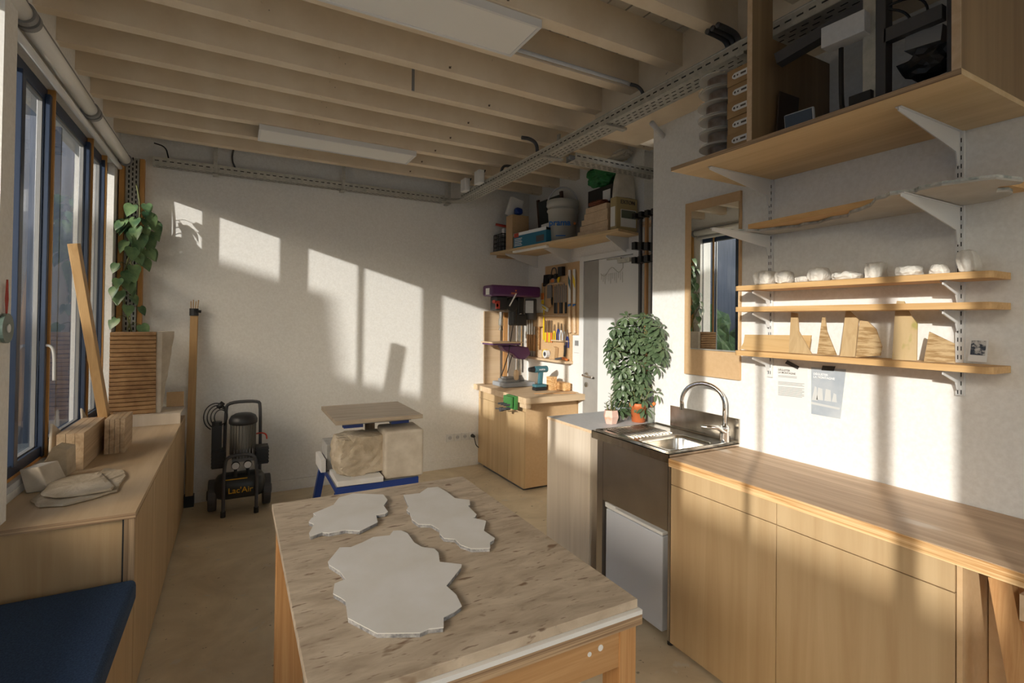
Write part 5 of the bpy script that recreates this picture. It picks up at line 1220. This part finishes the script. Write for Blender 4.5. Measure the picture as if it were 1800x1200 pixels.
# plaster casts on the top shelf
zt = 1.7365
casts = [((1330,1358),(476,506),'tall plain plaster cast, leftmost on the top pine shelf', .7),
 ((1365,1389),(476,502),'rounded plaster cast, second from the left on the top shelf', .5),
 ((1399,1424),(485,500),'low flat plaster cast, third from the left on the top shelf', .4),
 ((1423,1453),(470,499),'grooved barrel-shaped plaster cast, fourth from the left', .6),
 ((1464,1508),(479,496),'wide low plaster cast with jagged top, fifth from the left', .5),
 ((1523,1553),(461,492),'angular tall plaster cast in the shade of the window bar', .8),
 ((1575,1617),(467,489),'wide slanting plaster cast, third from the right', .5),
 ((1633,1665),(464,486),'small conical plaster cast, second from the right', .6),
 ((1683,1718),(439,482),'tallest plaster cast, rightmost on the top pine shelf', .7)]
for i, ((a, b_), (t0, t1_), lb, bxx) in enumerate(casts):
    X = 2.245; pa_, pb2 = P(a, t1_, 'x', X), P(b_, t1_, 'x', X); top = P((a+b_)/2, t0, 'x', X).z
    h_ = top-zt; w_ = abs(pa_.y-pb2.y)
    q = MB().rock((X+.01, (pa_.y+pb2.y)/2, zt+h_/2), (min(.10, w_*1.1), w_*1.05, h_*1.04), amp=.10, freq=1.3, seed=40+i, box=bxx*.75, sub=5)
    cy_ = (pa_.y+pb2.y)/2
    for v in q.bm.verts:
        g_ = mnoise.noise(Vector((v.co.y*70, v.co.x*70, v.co.z*6+i)))
        v.co.x += .0035*g_
        k_ = max(0, min(1, (v.co.z-zt)/h_))
        if i == 7: v.co.y = cy_+(v.co.y-cy_)*(1.05-.45*k_)
        if i in (0, 3): v.co.y = cy_+(v.co.y-cy_)*(.86+.2*math.sin(k_*PI))
        if i == 8: v.co.y = cy_+(v.co.y-cy_)*(.80+.25*math.sin(k_*PI))+.01*(k_-.5)
        if i in (4, 6): v.co.z = zt+(v.co.z-zt)*(1+.30*mnoise.noise(Vector((0, v.co.y*45, i))))
        if v.co.z < zt+.0015: v.co.z = zt+.0005
    tag(q.build('plaster_cast', M['plaster'], smooth=False), lb, 'plaster cast', 'white plaster casts on the top shelf')
# wooden cut-outs on the lowest shelf
def zq(l): return [(1150+x*.36661, 250+y*.36661) for x, y in l]
cut = [
 ([(434,922),(752,925),(742,990),(700,1012),(450,1004),(412,998),(428,960)], 'long flat wooden board standing behind the others at the left of the lowest shelf', 0, .03, 'grain'),
 ([(656,815),(686,820),(692,905),(755,1012),(645,1004)], 'slim pale wooden spire with a slanting right side, leftmost cut-out', 1, 0, ''),
 ([(805,838),(818,838),(826,905),(873,1016),(780,1013)], 'narrow pointed wooden cut-out like a peak, second of the cut-outs', 2, 0, ''),
 ([(918,808),(936,808),(978,850),(962,1022),(890,1019)], 'tall wooden slab cut-out with a slanting top, left of the rounded one', 3, 0, ''),
 ([(985,854),(1022,858),(1062,895),(1090,980),(1082,1022),(966,1022)], 'rounded hump-shaped wooden cut-out with dark flecks', 4, 0, ''),
 ([(1163,760),(1197,762),(1224,822),(1260,870),(1257,1035),(1140,1030),(1150,870),(1156,800)], 'tallest wooden cut-out with greenish veins, reaching the shelf above', 5, 0, ''),
 ([(1318,908),(1438,965),(1440,1045),(1292,1038)], 'low four-sided wooden cut-out with wavy grain, rightmost', 6, 0, '')]
M['cutw'] = wood('pale_cutout', (.46,.31,.15), (.58,.42,.23), 'z', scale=3, sq=9, dist=1.5)
M['cutf'] = mat('flecked_cutout', (.33,.20,.08), (.54,.38,.20), scale=22, stretch=(1,.5,3), rough=.6, lo=.42, hi=.55)
M['cutv'] = wood('veined_cutout', (.50,.35,.17), (.60,.45,.25), 'z', scale=3, sq=5, spots=[(10, .58, (.38,.32,.10), (1,1,.8))])
M['cutlong'] = wood('long_cutout', (.55,.35,.15), (.66,.46,.23), 'y', scale=2.5, sq=10, spots=[(8, .64, (.50,.26,.06), (1,1,1))])
cm = [M['cutlong'], M['cutw'], M['cutf'], M['cutw'], M['cutf'], M['cutv'], M['cutf']]
for pts, lb, i, dx_, _ in cut:
    x0_ = 2.232+dx_; nrm = Vector((1, 0, -.30 if i != 5 else -.18)); base = (x0_, 1, 1.417)
    pl_ = [PP(x, y, base, nrm) for x, y in zq(pts)]
    mz = min(p.z for p in pl_)
    pl_ = [p+Vector((0, 0, 1.4175-mz)) if p.z < mz+.004 else p for p in pl_]
    for p in pl_: p.z = max(p.z, 1.4172)
    q = MB().ext(pl_, (.007, 0, 0))
    tag(q.build('wooden_cutout', cm[i]), lb, 'wooden cut-out', 'wooden cut-outs on the lowest shelf')
# polaroid
po = thing('photo_print', (2.28, .79, 1.417), 'small instant photo print standing at the right end of the lowest shelf', 'photo')
pq = [PP(x, y, (2.27, 1, 1.418), (1,0,-.25)) for x, y in ((1705,594),(1738,595),(1734,637),(1701,634))]
MB().ext(pq, (.0015,0,0)).build('card', M['paper'], po)
def inq(u, v, dx=-.0008): 
    a = pq[0].lerp(pq[1], u); b2 = pq[3].lerp(pq[2], u); return a.lerp(b2, v)+Vector((dx,0,0))
MB().ext([inq(.10,.10), inq(.90,.10), inq(.90,.72), inq(.10,.72)], (.0005,0,0)).build('picture', mat('photo_pic', (.03,.04,.06), (.6,.58,.55), scale=45, rough=.4, lo=.45, hi=.55), po)
# jagged stone shelf and board
out = [(370,430),(500,430),(600,418),(690,410),(715,400),(790,392),(850,372),(930,360),(940,345),(1000,325),(1040,308),(1065,278),(1110,268),(1130,255),(1250,243),(1270,232),(1380,208),(1440,202),(1560,185),(1640,176),(1770,190),(1755,200),(1650,215),(1640,240),(1700,236),(1720,245),(1700,258),(1625,280),(1615,300),(1540,322),(1480,345),(1330,370),(1200,385),(1000,405),(920,425),(850,432),(760,448),(650,462),(560,470),(470,475),(430,455)]
ss_ = thing('stone_shelf', (2.1, 1.2, 1.992), 'jagged-edged marble slab serving as a shelf on long brackets', 'shelf')
po_ = [P(x, y, 'z', 1.9925) for x, y in zq(out)]
for p in po_: p.x = min(p.x, XR-.018)
MB().ext(po_, (0,0,.006)).build('slab', mat('marble_back', (.46,.43,.38), (.54,.51,.46), scale=9, rough=.7), ss_)
c0 = sum(po_, Vector())/len(po_)
MB().ext([Vector((c0.x+(p.x-c0.x)*1.004, c0.y+(p.y-c0.y)*1.004, 1.9987)) for p in po_], (0,0,.008)).build('broken_edge', mat('marble_edge', (.22,.25,.24), (.62,.62,.58), scale=30, rough=.6), ss_) if False else MB().ext([p+Vector((-.002,0,.0062)) for p in po_], (0,0,.008)).build('broken_edge', mat('marble_edge', (.22,.25,.24), (.62,.62,.58), scale=30, rough=.6), ss_)
wb1 = [P(x, y, 'z', 2.008) for x, y in zq([(450,415),(1045,298)])]
y_a, y_b = wb1[0].y, P(1730, 320, 'x', 2.1).y
bd = MB().ext([(wb1[0].x, y_a, 2.0075), (wb1[1].x, wb1[1].y, 2.0075), (2.13, .68, 2.0075), (XR-.02, .66, 2.0075), (XR-.02, y_a-.03, 2.0075)], (0,0,.022))
tag(bd.build('pine_board', M['oak']), 'pine board lying on the jagged marble slab', 'board')
# posters
def sheet(name, px, m, label, x=XR-.003):
    q = [P(a, b_, 'x', x) for a, b_ in px]
    t = thing(name, (x, sum(p.y for p in q)/4, q[2].z), label, 'poster' if name == 'poster' else 'paper sheet')
    MB().ext(q, (.0008,0,0)).build('sheet', m, t)
    def at(u, v, dx=-.0012): return q[0].lerp(q[1], u).lerp(q[3].lerp(q[2], u), v)+Vector((dx,0,0))
    return t, at
t, at = sheet('text_sheet', ((1366,641),(1420,645),(1419,722),(1366,716)), M['paper'], 'white printed text sheet taped under the lowest shelf')
u_ = Vector((0,0,1)); rgt = (at(1,0)-at(0,0)).normalized(); rgt = Vector((0,-1,0))
text('title', 'DÉGUSTER\nLA MONTAGNE', .0125, (at(.04,.13), rgt, u_), M['text_dark'], t, ext=.0002, bold=.0002)
q = MB()
for k_ in range(13):
    v_ = (.24+.028*k_) if k_ < 2 else (.33+.028*k_) if k_ < 5 else (.36+.028*k_); l_ = .62 if k_ < 2 else (.86 if k_ % 3 else .8)
    q.ext([at(.04, v_), at(.04+l_, v_), at(.04+l_, v_+.009), at(.04, v_+.009)], (.0003,0,0))
q.build('text_lines', M['mgrey'], t)
MB().ext([at(.36,-.13,-.004), at(.75,.0,-.004), at(.70,.07,-.004), at(.28,-.05,-.004)], (.0006,0,0)).build('tape', M['tape'], t)
t, at = sheet('poster', ((1426,645),(1487,649),(1477,736),(1426,727)), M['poster'], 'blue-grey exhibition poster with pale stone shapes, taped under the shelf')
text('title', 'DÉGUSTER\nLA MONTAGNE', .0135, (at(.07,.16), rgt, u_), M['text_white'], t, ext=.0002, bold=.0003)
q = MB()
for (u0, u1, v0, v1, hx_) in ((.02,.22,.40,.70,.1),(.18,.40,.42,.68,.05),(.44,.66,.43,.68,.03),(.68,.84,.50,.68,.04)):
    q.ext([at(u0+hx_, v0), at(u1-.04, v0+.02), at(u1, v1), at(u0, v1)], (.0003,0,0))
q.ext([at(0,.74), at(.96,.78), at(.94,.82), at(0,.79)], (.0003,0,0))
q.build('print_shapes', mat('poster_pale', (.62,.63,.62), rough=.6), t)
MB().ext([at(.35,-.05,-.004), at(.72,-.05,-.004), at(.68,.05,-.004), at(.32,.05,-.004)], (.0006,0,0)).build('tape', M['tape'], t)

# ------------------------------------------------------------------ upper storage
ST = thing('storage_shelf', (2.08, 1.2, 2.271), 'large open plywood storage unit high on the wall', 'shelf unit')
SZ = 2.271
MB().box(1.814, .66, SZ, XR-.003, 1.765, SZ+.018).build('bottom_board', M['ply_knot'], ST)
MB().box(1.8128, .66, SZ, 1.8138, 1.765, SZ+.018).build('board_edge', M['edge'], ST)
dv = MB(); dv.ext([(1.815, 1.335, SZ+.0185), (XR-.003, 1.335, SZ+.0185), (XR-.003, 1.335, 2.735), (1.945, 1.335, 2.735), (1.945, 1.335, 2.93), (1.815, 1.335, 2.93)], (0,.02,0))
dv.build('divider', M['ply_knot_dim'], ST)
MB().box(1.8128, 1.334, SZ+.0185, 1.8148, 1.356, 2.93).build('divider_edge', M['beech'], ST)
dv = MB(); dv.ext([(1.815, .662, SZ+.0185), (XR-.003, .662, SZ+.0185), (XR-.003, .662, 2.735), (1.945, .662, 2.735), (1.945, .662, 2.93), (1.815, .662, 2.93)], (0,.02,0))
dv.build('side_panel', M['ply_knot_dim'], ST)
MB().box(1.8128, .661, SZ+.0185, 1.8148, .683, 2.93).build('side_edge', M['beech'], ST)
sz = SZ+.019
# spools
sp0 = None
for i in range(6):
    lb = ['clear filament spool at the bottom of the stack on the storage unit', 'clear filament spool, second from the bottom of the stack', 'clear filament spool, third from the bottom of the stack', 'clear filament spool, third from the top of the stack', 'clear filament spool, second from the top of the stack', 'clear filament spool on top of the stack'][i]
    if sp0 is None:
        t = thing('filament_spool', (1.945, 1.585, sz), lb, 'spool', 'stacked filament spools'); sp0 = t; cx_, cy_, cz_ = t.location
        MB().cyl((cx_, cy_, cz_+.001), (cx_, cy_, cz_+.006), .098, seg=36).build('flange', M['smoke'], t)
        MB().cyl((cx_, cy_, cz_+.058), (cx_, cy_, cz_+.063), .098, seg=36).build('flange', M['smoke'], t)
        MB().cyl((cx_, cy_, cz_+.006), (cx_, cy_, cz_+.058), .060, seg=28).build('core', mat('spool_core', (.14,.08,.05), (.42,.40,.36), scale=6, rough=.5), t)
    else:
        t = copy_tree(sp0); t['label'] = lb; t.location = (1.945+.006*((i*2)%3-1), 1.585+.004*(i%2), sz+.0635*i)
bx0_ = None
for i in range(5):
    lb = ['flat cardboard filament box at the bottom of the stack', 'flat cardboard filament box, second from the bottom', 'flat cardboard filament box in the middle of the stack', 'flat cardboard filament box, second from the top', 'flat cardboard filament box on top of the stack'][i]
    if bx0_ is None:
        t = thing('filament_box', (1.93, 1.42, sz), lb, 'box', 'stacked cardboard boxes on the storage unit'); bx0_ = t
        MB().box(1.846, 1.362, sz, 2.04, 1.478, sz+.068).build('box', M['card'], t, bevel=.002)
        q = MB().ext([(1.8445, 1.375, sz+.022), (1.8445, 1.44, sz+.022), (1.8445, 1.452, sz+.030), (1.8445, 1.452, sz+.040), (1.8445, 1.44, sz+.048), (1.8445, 1.375, sz+.048)], (.001,0,0)); q.build('label_sticker', M['paper'], t)
        q = MB().cyl((1.8435, 1.440, sz+.035), (1.8444, 1.440, sz+.035), .005, seg=10).cyl((1.8435, 1.425, sz+.035), (1.8444, 1.425, sz+.035), .004, seg=10).box(1.8437, 1.385, sz+.031, 1.8444, 1.41, sz+.039); q.build('print', M['text_dark'], t)
    else:
        t = copy_tree(bx0_); t['label'] = lb; t.location = (1.93+(.004 if i % 2 else 0), 1.42, sz+.0685*i)
# things in the middle bay
tag(MB().obox((2.02, 1.318, sz+.112), (.13, .006, .215), (.07, 0, 0)).build('dark_tile', mat('dark_tile', (.05,.03,.02), rough=.5)), 'dark brown square tile leaning on the divider', 'tile')
dsp = thing('small_display', (1.92, 1.2, sz), 'small tablet-like display with rounded corners, standing on the storage unit', 'display')
MB().obox((1.925, 1.205, sz+.050), (.012, .115, .085), (0, -.15, .1)).build('case', M['lgrey'], dsp, bevel=.008)
MB().obox((1.9175, 1.205, sz+.050), (.003, .102, .072), (0, -.15, .1)).build('screen', M['dark_screen'], dsp)
MB().obox((1.955, 1.20, sz+.02), (.05, .09, .036), (0,0,.1)).build('stand', M['lgrey'], dsp)
# 3D printer
pr = thing('desktop_printer', (2.05, .98, sz), 'black and aluminium desktop 3D printer in the storage unit', '3D printer')
MB().box(1.86, .79, sz, 2.30, 1.10, sz+.02).box(1.88, .93, sz, 1.93, 1.0, sz+.06).build('base', M['black'], pr)
MB().box(1.90, .925, sz+.02, 1.945, .965, 2.735).build('column', M['galv'], pr)
MB().box(1.90, .895, sz+.02, 1.944, .924, 2.735).build('column_cover', M['dgrey'], pr)
MB().box(1.92, .72, sz+.0, 1.95, .735, 2.735).build('frame_post', M['dgrey'], pr)
MB().box(2.15, .725, sz, 2.19, .76, 2.735).build('frame_post', M['dgrey'], pr)
MB().box(1.90, .72, 2.66, 1.94, .90, 2.70).build('crossbeam', M['dgrey'], pr)
MB().box(1.90, .74, 2.50, 1.93, .90, 2.545).build('crossbeam', M['dgrey'], pr)
gb = MB(); gb.bar((1.93, 1.30, 2.625), (1.99, .97, 2.70), .05, .045); gb.build('gantry', M['dgrey'], pr)
MB().bar((1.875, 1.08, 2.585), (1.885, .94, 2.585), .06, .075).build('controller_box', M['lgrey'], pr, bevel=.003)
MB().tube([(1.905, 1.04, 2.56), (1.905, 1.04, 2.45), (1.90, 1.035, 2.34), (1.88, 1.02, sz+.02)], .009, 6, smooth=1).build('ribbon_cable', M['black'], pr)
MB().obox((1.955, .80, 2.475), (.06, .10, .05), (.1,0,0)).build('print_head', M['mgrey'], pr)
MB().rock((1.97, .80, 2.405), (.10,.14,.09), amp=.4, freq=2, seed=9, box=.3, sub=3).build('heat_block', M['black'], pr)
cbm = MB(); cbm.tube([(1.92, .90, 2.63), (1.95, .84, 2.64), (1.96, .80, 2.60), (1.96, .80, 2.52)], .004, 6, smooth=2); cbm.tube([(1.92, .90, 2.62), (1.95, .86, 2.60), (1.96, .84, 2.55)], .004, 6, smooth=2)
cbm.build('cable', M['black'], pr, smooth=True)
tag(MB().ext([(2.24, .70, sz), (2.24, .86, sz), (2.22, .76, 2.55), (2.22, .72, 2.73), (2.22, .70, 2.73)], (.012,0,0)).build('brown_sheet', M['mdf']), 'curved brown paper sheet behind the printer at the right of the unit', 'sheet')
